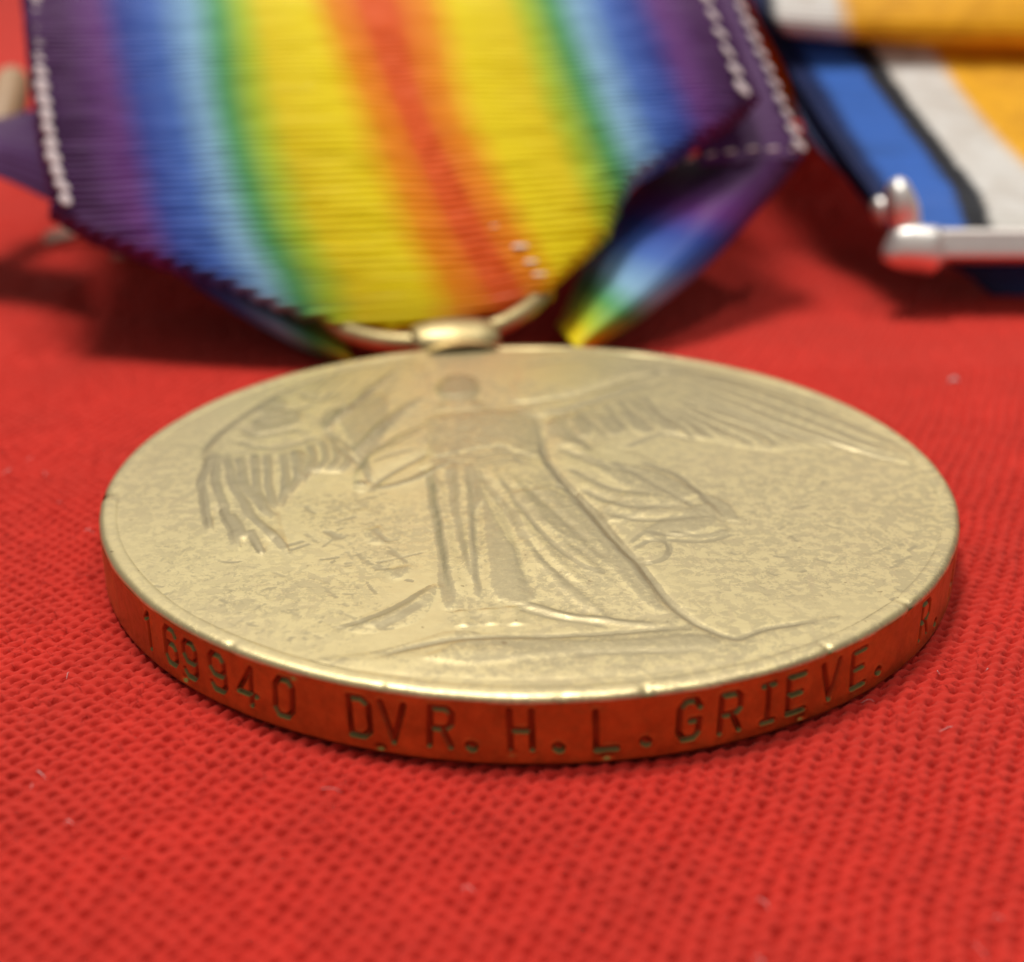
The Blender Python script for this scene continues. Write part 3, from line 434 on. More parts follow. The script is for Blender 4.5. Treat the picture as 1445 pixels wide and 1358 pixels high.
# ---------------------------------------------------------------- materials
def new_mat(name):
    m = bpy.data.materials.new(name); m.use_nodes = True
    nt = m.node_tree; b = nt.nodes['Principled BSDF']
    return m, nt, b

def nd(nt, typ, **kw):
    n = nt.nodes.new(typ)
    for k, v in kw.items():
        if k in n.inputs: n.inputs[k].default_value = v
        else: setattr(n, k, v)
    return n

def ramp(nt, fac, stops, interp='LINEAR'):
    r = nt.nodes.new('ShaderNodeValToRGB'); cr = r.color_ramp; cr.interpolation = interp
    while len(cr.elements) < len(stops): cr.elements.new(0.5)
    for e, (p, c) in zip(cr.elements, stops):
        e.position = p; e.color = (*c, 1) if len(c) == 3 else c
    nt.links.new(fac, r.inputs['Fac'])
    return r

def math_node(nt, op, a, b=None):
    n = nt.nodes.new('ShaderNodeMath'); n.operation = op
    for i, v in enumerate((a, b)):
        if v is None: continue
        if isinstance(v, (int, float)): n.inputs[i].default_value = v
        else: nt.links.new(v, n.inputs[i])
    return n.outputs[0]

def mix_rgb(nt, fac, a, b, blend='MIX'):
    n = nt.nodes.new('ShaderNodeMix'); n.data_type = 'RGBA'; n.blend_type = blend
    for s, v in ((n.inputs[0], fac), (n.inputs[6], a), (n.inputs[7], b)):
        if isinstance(v, (int, float)): s.default_value = v
        elif isinstance(v, tuple): s.default_value = (*v, 1)
        else: nt.links.new(v, s)
    return n.outputs[2]

def mm_coords(nt, sx=1, sy=1, sz=1, rot=0):
    tc = nt.nodes.new('ShaderNodeTexCoord'); mp = nt.nodes.new('ShaderNodeMapping')
    mp.inputs['Scale'].default_value = (1000*sx, 1000*sy, 1000*sz)
    mp.inputs['Rotation'].default_value = (0, 0, rot)
    nt.links.new(tc.outputs['Object'], mp.inputs['Vector'])
    return mp.outputs['Vector']

def noise(nt, vec, scale, detail=4, rough=0.55, dist=0.0):
    n = nd(nt, 'ShaderNodeTexNoise', Scale=scale, Detail=detail, Roughness=rough, Distortion=dist)
    nt.links.new(vec, n.inputs['Vector'])
    return n.outputs['Fac']

def medal_face_mat():
    m, nt, b = new_mat('worn_bronze_face')
    v = mm_coords(nt)
    # etched wear patches, denser where the field was polished least
    patch = ramp(nt, noise(nt, v, 2.0, 8, 0.68, 0.35), [(0.47, (0, 0, 0)), (0.53, (1, 1, 1))]).outputs['Color']
    where = ramp(nt, noise(nt, v, 0.16, 2, 0.5), [(0.36, (0.15,)*3), (0.56, (1, 1, 1))]).outputs['Color']
    f = math_node(nt, 'MULTIPLY', patch, where)
    # thin hairline scratches in two directions
    s1 = ramp(nt, noise(nt, mm_coords(nt, 0.5, 7, 1, 0.5), 1.0, 2), [(0.60, (0, 0, 0)), (0.66, (1, 1, 1))]).outputs['Color']
    s2 = ramp(nt, noise(nt, mm_coords(nt, 6, 0.5, 1, 0.35), 1.0, 2), [(0.62, (0, 0, 0)), (0.68, (1, 1, 1))]).outputs['Color']
    sc = math_node(nt, 'MAXIMUM', s1, s2)
    sc = math_node(nt, 'MULTIPLY', sc, where)
    c = mix_rgb(nt, f, (0.745, 0.635, 0.335), (0.52, 0.45, 0.255))
    big = noise(nt, v, 0.22, 3)
    c = mix_rgb(nt, math_node(nt, 'MULTIPLY', big, 0.5), c, (0.62, 0.50, 0.31))
    c = mix_rgb(nt, math_node(nt, 'MULTIPLY', sc, 0.35), c, (0.55, 0.44, 0.27))
    sat = nt.nodes.new('ShaderNodeAttribute'); sat.attribute_name = 'satin'
    grain = math_node(nt, 'MULTIPLY', math_node(nt, 'SUBTRACT', noise(nt, v, 3.0, 6, 0.7, 0.6), 0.5), 1.7)
    sf = ramp(nt, math_node(nt, 'ADD', sat.outputs['Fac'], grain), [(0.30, (0, 0, 0)), (0.44, (0.60,)*3), (0.85, (0.95,)*3)]).outputs['Color']
    c = mix_rgb(nt, sf, c, (0.435, 0.37, 0.225))
    speck = ramp(nt, noise(nt, v, 2.7, 2), [(0.73, (0, 0, 0)), (0.76, (1, 1, 1))]).outputs['Color']
    c = mix_rgb(nt, math_node(nt, 'MULTIPLY', speck, 0.6), c, (0.25, 0.17, 0.09))
    nt.links.new(c, b.inputs['Base Color'])
    b.inputs['Metallic'].default_value = 1.0
    r = math_node(nt, 'ADD', math_node(nt, 'MULTIPLY', f, 0.06), 0.44)
    nt.links.new(r, b.inputs['Roughness'])
    h = math_node(nt, 'ADD', math_node(nt, 'MULTIPLY', f, -0.6), math_node(nt, 'MULTIPLY', noise(nt, v, 6, 4), 0.35))
    bp = nd(nt, 'ShaderNodeBump', Strength=0.35, Distance=0.00002)
    nt.links.new(h, bp.inputs['Height']); nt.links.new(bp.outputs['Normal'], b.inputs['Normal'])
    return m

def medal_edge_mat(name='bronze_edge', base=(0.47, 0.45, 0.125), dark=(0.20, 0.17, 0.05), rough=0.30):
    m, nt, b = new_mat(name)
    v = mm_coords(nt)
    n1 = ramp(nt, noise(nt, v, 0.55, 5, 0.6, 0.4), [(0.38, (0, 0, 0)), (0.66, (1, 1, 1))]).outputs['Color']
    n2 = ramp(nt, noise(nt, v, 3.0, 5, 0.7), [(0.45, (0, 0, 0)), (0.75, (1, 1, 1))]).outputs['Color']
    c = mix_rgb(nt, math_node(nt, 'MULTIPLY', n1, 0.55), base, dark)
    c = mix_rgb(nt, math_node(nt, 'MULTIPLY', n2, 0.40), c, dark)
    grime_shade = nt.nodes.new('ShaderNodeAttribute'); grime_shade.attribute_name = 'grime_shade'
    c = mix_rgb(nt, math_node(nt, 'MULTIPLY', grime_shade.outputs['Fac'], 0.8), c, (0.15, 0.085, 0.045))  # letter grooves darkened: grime plus their dark reflection, painted into the colour
    nt.links.new(c, b.inputs['Base Color'])
    b.inputs['Metallic'].default_value = 1.0
    nt.links.new(math_node(nt, 'ADD', math_node(nt, 'MULTIPLY', n2, 0.12), rough), b.inputs['Roughness'])
    bp = nd(nt, 'ShaderNodeBump', Strength=0.12, Distance=0.00002)
    nt.links.new(noise(nt, mm_coords(nt, 1, 1, 4), 1.2, 3, 0.6), bp.inputs['Height'])
    nt.links.new(bp.outputs['Normal'], b.inputs['Normal'])
    return m

def silver_mat():
    m, nt, b = new_mat('silver')
    v = mm_coords(nt)
    c = mix_rgb(nt, noise(nt, v, 0.8, 4), (0.97, 0.95, 0.92), (0.84, 0.80, 0.75))
    nt.links.new(c, b.inputs['Base Color'])
    b.inputs['Metallic'].default_value = 1.0; b.inputs['Roughness'].default_value = 0.46
    return m

def cloth_mat():
    m, nt, b = new_mat('red_woven_cloth')
    v = mm_coords(nt)
    c = mix_rgb(nt, noise(nt, v, 1.1, 4, 0.6), (0.69, 0.041, 0.027), (0.46, 0.019, 0.013))
    c = mix_rgb(nt, ramp(nt, noise(nt, v, 0.16, 3), [(0.40, (0, 0, 0)), (0.70, (0.55,)*3)]).outputs['Color'], c, (0.46, 0.030, 0.020))
    nt.links.new(c, b.inputs['Base Color'])
    b.inputs['Roughness'].default_value = 0.9
    b.inputs['Specular IOR Level'].default_value = 0.15
    b.inputs['Sheen Weight'].default_value = 0.25
    b.inputs['Sheen Roughness'].default_value = 0.5
    b.inputs['Sheen Tint'].default_value = (1.0, 0.42, 0.36, 1)
    bp = nd(nt, 'ShaderNodeBump', Strength=0.6, Distance=0.00005)
    nt.links.new(noise(nt, v, 9.0, 4, 0.7), bp.inputs['Height'])
    nt.links.new(bp.outputs['Normal'], b.inputs['Normal'])
    return m

def ribbon_mat(name, stops, rough=0.5, spec=0.18, sheen=0.0, moire=0.0):
    m, nt, b = new_mat(name)
    uv = nt.nodes.new('ShaderNodeUVMap'); uv.uv_map = 'UVMap'
    sp = nt.nodes.new('ShaderNodeSeparateXYZ'); nt.links.new(uv.outputs['UV'], sp.inputs[0])
    # the dyed stripes bleed unevenly from one weft thread to the next
    mp = nt.nodes.new('ShaderNodeMapping'); mp.inputs['Scale'].default_value = (4, 220, 1)
    nt.links.new(uv.outputs['UV'], mp.inputs['Vector'])
    j = math_node(nt, 'MULTIPLY', math_node(nt, 'SUBTRACT', noise(nt, mp.outputs['Vector'], 1.0, 3), 0.5), 0.035)
    x = math_node(nt, 'ADD', sp.outputs['X'], j)
    c = ramp(nt, x, stops).outputs['Color']
    mp2 = nt.nodes.new('ShaderNodeMapping'); mp2.inputs['Scale'].default_value = (160, 160, 1)
    nt.links.new(uv.outputs['UV'], mp2.inputs['Vector'])
    c = mix_rgb(nt, math_node(nt, 'MULTIPLY', noise(nt, mp2.outputs['Vector'], 1.0, 3), 0.30), c, (0.72, 0.70, 0.66), 'MULTIPLY')
    if moire:
        mp5 = nt.nodes.new('ShaderNodeMapping'); mp5.inputs['Scale'].default_value = (5, 5, 1)
        nt.links.new(uv.outputs['UV'], mp5.inputs['Vector'])
        w = ramp(nt, noise(nt, mp5.outputs['Vector'], 1.6, 3, 0.5, 2.5), [(0.42, (0, 0, 0)), (0.62, (1, 1, 1))]).outputs['Color']
        c = mix_rgb(nt, math_node(nt, 'MULTIPLY', w, moire), c, (0.62, 0.52, 0.42), 'MULTIPLY')
    # lustre: single threads of weft catch more or less dye and light
    mp4 = nt.nodes.new('ShaderNodeMapping'); mp4.inputs['Scale'].default_value = (7, 520, 1)
    nt.links.new(uv.outputs['UV'], mp4.inputs['Vector'])
    lus = noise(nt, mp4.outputs['Vector'], 1.0, 3)
    c = mix_rgb(nt, ramp(nt, lus, [(0.40, (0, 0, 0)), (0.75, (0.55,)*3)]).outputs['Color'], c, (0.55, 0.52, 0.50), 'MULTIPLY')
    nt.links.new(c, b.inputs['Base Color'])
    nt.links.new(ramp(nt, lus, [(0.25, (rough-0.2,)*3), (0.6, (rough+0.1,)*3)]).outputs['Color'], b.inputs['Roughness'])
    b.inputs['Specular IOR Level'].default_value = spec; b.inputs['Anisotropic'].default_value = 0.6
    b.inputs['Sheen Weight'].default_value = sheen
    bp = nd(nt, 'ShaderNodeBump', Strength=0.35, Distance=0.00004)
    mp3 = nt.nodes.new('ShaderNodeMapping'); mp3.inputs['Scale'].default_value = (330, 60, 1)
    nt.links.new(uv.outputs['UV'], mp3.inputs['Vector'])
    nt.links.new(noise(nt, mp3.outputs['Vector'], 1.0, 2), bp.inputs['Height'])
    nt.links.new(bp.outputs['Normal'], b.inputs['Normal'])
    return m

def plain_mat(name, c1, c2, scale=3.0, rough=0.7, metal=0.0):
    m, nt, b = new_mat(name)
    c = mix_rgb(nt, noise(nt, mm_coords(nt), scale, 4), c1, c2)
    nt.links.new(c, b.inputs['Base Color'])
    b.inputs['Roughness'].default_value = rough; b.inputs['Metallic'].default_value = metal
    return m

VIO = (0.085, 0.028, 0.115); VIO2 = (0.135, 0.035, 0.21); BLU = (0.035, 0.07, 0.36); BLU2 = (0.06, 0.15, 0.52)
LBL = (0.24, 0.46, 0.68); GRN = (0.09, 0.36, 0.11); YGR = (0.42, 0.58, 0.03); YEL = (0.90, 0.73, 0.003)
YE2 = (0.82, 0.65, 0.006); ORA = (0.88, 0.30, 0.004); RED = (0.80, 0.115, 0.014)
def sym(st):
    out = [((1-a)/2, c) for a, c in st][::-1] + [((1+a)/2, c) for a, c in st if a > 0]
    return sorted(out, key=lambda t: t[0])
RAINBOW = sym([(0.0, RED), (0.05, RED), (0.15, ORA), (0.245, YEL), (0.36, YE2), (0.42, YGR), (0.485, GRN), (0.56, LBL),
               (0.66, BLU2), (0.74, BLU), (0.82, VIO2), (0.92, VIO), (1.0, VIO)])
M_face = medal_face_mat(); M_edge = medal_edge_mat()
M_rim = medal_edge_mat('bronze_rim', (0.78, 0.65, 0.37), (0.60, 0.49, 0.29), 0.36)
M_ring = medal_edge_mat('gilt_ring', (0.58, 0.48, 0.25), (0.34, 0.26, 0.12), 0.46)
M_silver = silver_mat(); M_cloth = cloth_mat()
M_rain = ribbon_mat('rainbow_ribbon', RAINBOW)
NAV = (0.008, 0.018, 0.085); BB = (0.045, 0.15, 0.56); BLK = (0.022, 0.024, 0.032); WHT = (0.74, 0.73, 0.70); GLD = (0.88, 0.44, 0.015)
M_bw = ribbon_mat('striped_ribbon', sym([(0.0, GLD), (0.44, GLD), (0.50, WHT), (0.675, WHT), (0.69, BLK), (0.815, BLK), (0.84, BB), (0.925, BB), (0.95, NAV), (1.0, NAV)]), 0.5, 0.18, moire=0.35)
M_bwtop = ribbon_mat('striped_ribbon_fold', sym([(0.0, GLD), (0.60, GLD), (0.68, WHT), (0.86, WHT), (0.90, BLK), (1.0, NAV)]), 0.5, 0.18, moire=0.35)
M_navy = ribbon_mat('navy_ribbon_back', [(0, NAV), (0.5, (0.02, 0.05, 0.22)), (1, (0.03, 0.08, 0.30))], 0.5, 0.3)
M_thread = plain_mat('pale_thread', (0.62, 0.52, 0.53), (0.42, 0.34, 0.36), 3.0, 0.75)
M_fuzz = plain_mat('red_fibre', (0.70, 0.05, 0.035), (0.55, 0.02, 0.015), 2.0, 0.85)
M_lint = plain_mat('pale_lint', (0.75, 0.55, 0.54), (0.62, 0.36, 0.36), 2.0, 0.9)
M_threadend = plain_mat('pale_thread_end', (0.50, 0.38, 0.30), (0.36, 0.26, 0.20), 0.5, 0.8)
M_tan = plain_mat('tan_brass', (0.60, 0.40, 0.24), (0.42, 0.27, 0.15), 0.5, 0.5)

# ---------------------------------------------------------------- the cloth
def build_cloth():
    def axis(parts):
        out = [parts[0][0]]
        for a, b, s in parts:
            n = max(1, int(round((b-a)/s))); out += list(np.linspace(a, b, n+1)[1:])
        return np.array(out)
    ys = axis([(-140, -44, 4.0), (-44, -36, 0.4), (-36, 6, 0.078), (6, 22, 0.13), (22, 60, 0.24), (60, 90, 1.5), (90, 260, 8), (260, 1200, 60)])
    fr = axis([(-900, -170, 40), (-170, -60, 8), (-60, -31, 0.5), (-31, 31, 0.085), (31, 60, 0.5), (60, 170, 8), (170, 900, 40)])
    X, Y = np.meshgrid(fr, ys)
    P = 0.58; ang = math.radians(12.0)
    wx = X + 0.40*vnoise(X*0.35, Y*0.35, 1) + 1.4*vnoise(X*0.05, Y*0.05, 2)
    wy = Y + 0.40*vnoise(X*0.35, Y*0.35, 3) + 1.4*vnoise(X*0.05, Y*0.05, 4)
    Ax, Ay, Bx, By = 0.68, 0.14, 0.23, 0.52      # the cloth is pulled askew: threads do not cross square
    det = Ax*By-Ay*Bx
    a = (wx*By-wy*Bx)/det; b = (wy*Ax-wx*Ay)/det
    i = np.round(a); j = np.round(b); da = a-i; db = b-j
    def h1(k, s): return np.modf(np.abs(np.sin(k*12.9898+s)*43758.5453))[0]
    rw = 0.47 + 0.05*(h1(i, 1.3)-0.5) + 0.10*vnoise(i*7.7, b*0.8, 5)
    rf = 0.49 + 0.05*(h1(j, 4.1)-0.5) + 0.10*vnoise(a*0.8, j*7.7, 6)
    sgi = np.where(np.mod(i, 2) == 0, 1., -1.); sgj = np.where(np.mod(j, 2) == 0, 1., -1.)
    zw = 0.15*sgi*np.cos(math.pi*b) + 0.75*np.sqrt(np.maximum(rw*rw-da*da, 0)) - 3.0*np.maximum(np.abs(da)-rw, 0)
    zf = -0.17*sgj*np.cos(math.pi*a) + 0.75*np.sqrt(np.maximum(rf*rf-db*db, 0)) - 3.0*np.maximum(np.abs(db)-rf, 0)
    h = np.maximum(zw, zf)*P
    # open gaps where four threads meet, each a little different
    ci = np.floor(a); cj = np.floor(b); rnd = np.modf(np.abs(np.sin(ci*127.1+cj*311.7)*43758.5453))[0]
    rnd2 = np.modf(np.abs(np.sin(ci*269.5+cj*183.3)*24634.6345))[0]
    ux = a-ci-0.5+0.10*(rnd-0.5); uy = b-cj-0.5+0.10*(rnd2-0.5)
    gap = np.hypot(ux*(0.8+0.5*rnd2), uy*(0.9+0.4*rnd))
    h = h - (0.30+0.55*rnd)*P*np.clip((0.27+0.20*(rnd2-0.5)-gap)/0.11, 0, 1)
    tw = np.where(zw > zf, vnoise((da*1.2+b)*5.0, (da-b*0.35)*9.0, 7), vnoise((db*1.2+a)*5.0, (db-a*0.35)*9.0, 8))
    h += 0.07*tw + 0.05*vnoise(X*7.5, Y*7.5, 10) + 0.10*vnoise(X*1.6, Y*1.6, 11)
    h += 0.16*vnoise(X*0.10, Y*0.10, 9)
    h -= 0.34
    V = np.stack([X, Y, h], -1).reshape(-1, 3)
    me = mesh_np('red_cloth', V, grid_quads(len(ys), len(fr)))
    o = link('red_cloth', me, M_cloth); o['kind'] = 'structure'
    tag(o, 'coarse red woven cloth the medals lie on')
    return o
build_cloth()

def fibre_mesh(name, specs, sides=3):
    """specs: list of (points mm, radius mm)"""
    V = []; Q = []
    for pts, r in specs:
        pts = [Vector(p) for p in pts]; base = len(V)
        for k, p in enumerate(pts):
            t = (pts[min(k+1, len(pts)-1)] - pts[max(k-1, 0)]).normalized()
            n = t.orthogonal().normalized(); bi = t.cross(n)
            rr = r*(0.45 if k in (0, len(pts)-1) else 1.0)
            for s in range(sides):
                an = 2*math.pi*s/sides; V.append(p + rr*(math.cos(an)*n + math.sin(an)*bi))
        for k in range(len(pts)-1):
            for s in range(sides):
                s2 = (s+1) % sides
                Q.append((base+k*sides+s, base+k*sides+s2, base+(k+1)*sides+s2, base+(k+1)*sides+s))
    return mesh_np(name, np.array([tuple(v) for v in V]), Q)

R_ = random.Random(11)
def fuzz(n, x0, x1, y0, y1, lmin, lmax, rad, zmax):
    out = []
    while len(out) < n:
        x = R_.uniform(x0, x1); y = R_.uniform(y0, y1)
        if x*x+y*y < 18.3**2: continue
        a = R_.uniform(0, 2*math.pi); L = R_.uniform(lmin, lmax); z0 = R_.uniform(-0.12, -0.02); bend = R_.uniform(-1.8, 1.8)
        pts = []; px, py = x, y
        for k in range(5):
            t = k/4; pts.append((px, py, z0 + zmax*R_.uniform(0.5, 1)*math.sin(math.pi*min(1, t*1.1))*1.0))
            px += L/4*math.cos(a+bend*t); py += L/4*math.sin(a+bend*t)
        out.append((pts, rad*R_.uniform(0.6, 1.2)))
    return out
o = link('cloth_fuzz', fibre_mesh('cloth_fuzz', fuzz(7000, -30, 30, -36, 14, 0.2, 0.8, 0.012, 0.15)), M_fuzz)
tag(o, 'short loose red fibres standing up from the cloth', 'fuzz', kind='stuff')
o = link('lint', fibre_mesh('lint', fuzz(70, -26, 26, -34, 8, 0.2, 0.8, 0.018, 0.14)), M_lint)
tag(o, 'scattered pale lint specks on the red cloth', 'lint', kind='stuff')

# ---------------------------------------------------------------- the bronze medal
TOP = 2.74; RAD = 18.06
medal = empty('bronze_medal', (0, 0, 0))
tag(medal, 'round bronze medal with winged robed figure lying flat on the red cloth', 'medal')

def seg_dist(X, Y, pts, taper=True):
    """distance to a polyline and the parameter along it (0..1)"""
    P = np.array(pts); L = np.r_[0, np.cumsum(np.hypot(*np.diff(P, axis=0).T))]
    best = np.full(X.shape, 1e9); par = np.zeros(X.shape)
    for k in range(len(P)-1):
        d = P[k+1]-P[k]; l2 = max(d@d, 1e-9)
        t = np.clip(((X-P[k][0])*d[0] + (Y-P[k][1])*d[1])/l2, 0, 1)
        dist = np.hypot(X-P[k][0]-t*d[0], Y-P[k][1]-t*d[1])
        w = dist < best
        best = np.where(w, dist, best); par = np.where(w, (L[k]+t*(L[k+1]-L[k]))/L[-1], par)
    return best, par

def smooth_line(pts, n=4):
    if len(pts) < 3: return pts
    P = np.array(pts); P = np.vstack([2*P[0]-P[1], P, 2*P[-1]-P[-2]]); out = []
    for k in range(1, len(P)-2):
        for t in np.linspace(0, 1, n, endpoint=False):
            a, b, c, d = P[k-1:k+3]
            out.append(tuple(0.5*(2*b+(c-a)*t+(2*a-5*b+4*c-d)*t*t+(-a+3*b-3*c+d)*t**3)))
    out.append(tuple(P[-2])); return out

def inside(X, Y, poly):
    c = np.zeros(X.shape, bool); n = len(poly)
    for k in range(n):
        x0, y0 = poly[k]; x1, y1 = poly[(k+1) % n]
        if y0 == y1: continue
        c ^= ((y0 > Y) != (y1 > Y)) & (X < (x1-x0)*(Y-y0)/(y1-y0)+x0)
    return c

def build_face():
    N = 600; S = 17.55; g = np.linspace(-S, S, N); X, Y = np.meshgrid(g, g)
    H = np.zeros((N, N)); owner = np.zeros((N, N), int); SAT = np.zeros((N, N))
    spec = [('wing_left', 0.13, 0.22), ('wing_right', 0.13, 0.22), ('drape', 0.12, 0.3), ('ground', 0.08, 0.3), ('leaf_left', 0.08, 0.25),
            ('arm_left', 0.16, 0.30), ('arm_right', 0.16, 0.30), ('body', 0.30, 0.9), ('neck', 0.24, 0.5), ('head', 0.36, 0.6)]
    own = {'wing_left': 1, 'wing_right': 2, 'drape': 3, 'ground': 4, 'leaf_left': 5, 'arm_left': 6, 'arm_right': 7, 'body': 8, 'neck': 8, 'head': 9}
    ox, oy = vnoise(X*0.9, Y*0.9, 31)*0.12, vnoise(X*0.9, Y*0.9, 32)*0.12
    XX, YY = X+ox, Y+oy
    for name, hh, w in spec:
        poly = smooth_line(POLY[name]+[POLY[name][0]], 3)[:-1]
        m = inside(XX, YY, poly)
        d, _ = seg_dist(XX, YY, poly+[poly[0]])
        z = np.where(m, 0.50*hh*(1-np.exp(-d/w)), 0)
        if name == 'body': z = z*np.clip((YY+13.6)/5.0, 0.12, 1)
        H = np.where(m, np.maximum(H, z + 0.25*np.minimum(H, 0.2)), H)
        owner[m] = own[name]
        SAT = np.where(m, np.maximum(SAT, {'body': 0.30, 'neck': 0.30, 'head': 0.3, 'ground': 0.28, 'leaf_left': 0.3}.get(name, 0.18)*(1+0.9*vnoise(X*1.1, Y*1.1, 37))), SAT)
    for val, pts in SATP:                      # duller, darker struck areas
        poly = smooth_line(pts+[pts[0]], 3)[:-1]
        d, _ = seg_dist(XX, YY, poly+[poly[0]]); m = inside(XX, YY, poly)
        SAT = np.maximum(SAT, val*np.clip(0.5+np.where(m, d, -d)/(0.16 if val > 0.45 else 1.2), 0, 1))
        if val > 0.45: H += 0.035*np.clip(0.5+np.where(m, d, -d)/0.3, 0, 1)
    for amp, w, pts, inked in STROKE:
        pl = smooth_line(pts, 4); A = np.array(pl); pad = 4*w
        ix = np.where((g > A[:, 0].min()-pad) & (g < A[:, 0].max()+pad))[0]
        iy = np.where((g > A[:, 1].min()-pad) & (g < A[:, 1].max()+pad))[0]
        if len(ix) < 2 or len(iy) < 2: continue
        sl = np.s_[iy[0]:iy[-1]+1, ix[0]:ix[-1]+1]
        d, t = seg_dist(XX[sl], YY[sl], pl)
        tp = np.clip(np.minimum(t, 1-t)*7+0.15, 0, 1)
        wob = 1 + 0.45*vnoise(X[sl]*1.6, Y[sl]*1.6, 33)
        H[sl] += (0.10 if inked and w < 0.15 else 0.28)*amp*tp*wob*np.exp(-(d/w)**2)
        if inked: SAT[sl] = np.maximum(SAT[sl], min(1.0, abs(amp)*9)*tp*np.clip((w*0.95-d)/(0.35*w)+0.5, 0, 1)*np.clip(wob, 0.6, 1.1)) if amp < 0 or w < 0.25 else SAT[sl]*(1-0.5*tp*np.exp(-(d/w)**2))
    H += 0.010*vnoise(X*1.3, Y*1.3, 34) + 0.006*vnoise(X*3.1, Y*3.1, 35) + 0.03*vnoise(X*0.3, Y*0.3, 36)
    rr = np.hypot(X, Y)
    Z = TOP - 0.12 + H
    V = np.stack([X, Y, Z], -1).reshape(-1, 3)
    Q = grid_quads(N, N)
    qc = V[Q].mean(1); keep = np.hypot(qc[:, 0], qc[:, 1]) < 17.40
    Q = Q[keep]; oq = owner.ravel()[Q[:, 0]]
    def sub(sel, name, parent):
        q = Q[sel]; used, inv = np.unique(q, return_inverse=True)
        ob = link(name, mesh_np(name, V[used], inv.reshape(-1, 4)), M_face, parent)
        at = ob.data.attributes.new('satin', 'FLOAT', 'POINT'); at.data.foreach_set('value', SAT.ravel()[used].astype(np.float32))
        return ob
    face = sub(oq == 0, 'face', medal)
    face['label'] = 'scratched bronze field of the medal face'
    for k, name, lab in ((1, 'wing', 'short feathered wing on the left of the figure'), (2, 'wing', 'long feathered wing reaching right'),
                         (3, 'drapery', None), (4, 'ground_line', None), (5, 'leaf', None), (6, 'arm', None), (7, 'arm', None),
                         (8, 'robe', 'long pleated robe of the figure'), (9, 'head', None)):
        s = sub(oq == k, name, face)
        if lab: s['label'] = lab
build_face()

def lathe(name, prof, n, mat, parent, wob=None):
    an = np.linspace(0, 2*math.pi, n, endpoint=False)
    V = []
    for r, z in prof:
        rr = np.full(n, r); zz = np.full(n, z)
        if wob is not None:
            rr = rr + wob(an, r, z)[0]; zz = zz + wob(an, r, z)[1]
        V.append(np.stack([rr*np.sin(an), -rr*np.cos(an), zz], -1))
    V = np.array(V)
    return link(name, mesh_np(name, V.reshape(-1, 3), grid_quads(len(prof), n, True)), mat, parent)

nicks = [(math.radians(11.8), 0.012, 0.16), (math.radians(-83), 0.02, 0.14), (math.radians(34), 0.006, 0.10), (math.radians(-16), 0.006, 0.06), (math.radians(49), 0.007, 0.10), (math.radians(-35), 0.01, 0.05), (math.radians(3), 0.008, 0.05)]
def rim_wob(an, r, z):
    k = np.clip((r-17.3)/0.6, 0, 1)
    a = np.mod(an+math.pi, 2*math.pi)-math.pi
    dz = 0.03*vnoise(an*9, r*0.8, 45) + 0.008*vnoise(an*26, r*0.8, 41) + 0.004*vnoise(an*80, r, 42) + 0.03*vnoise(an*5, r, 43)
    dr = 0.02*vnoise(an*20, r*2, 44)*k
    for p, w, d in nicks:
        g = np.exp(-((a-p)/w)**2); dz = dz - 0.6*d*g*k; dr = dr - 0.7*d*g*k
    return dr, dz
lathe('rim', [(17.05, TOP-0.62), (17.2, TOP-0.24), (17.28, TOP-0.15), (17.36, TOP-0.105), (17.5, TOP-0.09), (17.7, TOP-0.09), (17.82, TOP-0.10), (17.90, TOP-0.125), (17.96, TOP-0.16),
              (18.01, TOP-0.205), (18.045, TOP-0.26), (18.06, TOP-0.34)], 900, M_face, medal, rim_wob)

GLYPH = {  # strokes in a 1 x 1.6 cell
 '1': [[(.25, 1.3), (.5, 1.6), (.5, 0)]],
 '6': [[(.9, 1.35), (.75, 1.58), (.3, 1.58), (.1, 1.3), (.1, .3), (.3, 0), (.7, 0), (.9, .25), (.9, .65), (.7, .9), (.3, .9), (.1, .65)]],
 '9': [[(.1, .25), (.25, .02), (.7, .02), (.9, .3), (.9, 1.3), (.7, 1.6), (.3, 1.6), (.1, 1.35), (.1, .95), (.3, .7), (.7, .7), (.9, .95)]],
 '4': [[(.72, 0), (.72, 1.6), (.05, .45), (1.0, .45)]],
 '0': [[(.3, 0), (.1, .3), (.1, 1.3), (.3, 1.6), (.7, 1.6), (.9, 1.3), (.9, .3), (.7, 0), (.3, 0)]],
 'D': [[(.12, 0), (.12, 1.6), (.65, 1.6), (.9, 1.35), (.9, .25), (.65, 0), (.12, 0)]],
 'V': [[(.05, 1.6), (.5, 0), (.95, 1.6)]],
 'R': [[(.1, 0), (.1, 1.6), (.7, 1.6), (.9, 1.4), (.9, .95), (.7, .75), (.1, .75)], [(.55, .75), (.92, 0)]],
 'H': [[(.1, 0), (.1, 1.6)], [(.9, 0), (.9, 1.6)], [(.1, .8), (.9, .8)]],
 'L': [[(.12, 1.6), (.12, 0), (.9, 0)]],
 'G': [[(.9, 1.3), (.7, 1.6), (.3, 1.6), (.1, 1.3), (.1, .3), (.3, 0), (.7, 0), (.9, .25), (.9, .75), (.55, .75)]],
 'I': [[(.5, 0), (.5, 1.6)], [(.25, 0), (.75, 0)], [(.25, 1.6), (.75, 1.6)]],
 'E': [[(.9, 0), (.12, 0), (.12, 1.6), (.9, 1.6)], [(.12, .82), (.75, .82)]],
 'A': [[(.05, 0), (.5, 1.6), (.95, 0)], [(.2, .55), (.8, .55)]],
 '.': [[(.42, .08), (.50, .02)]],
}
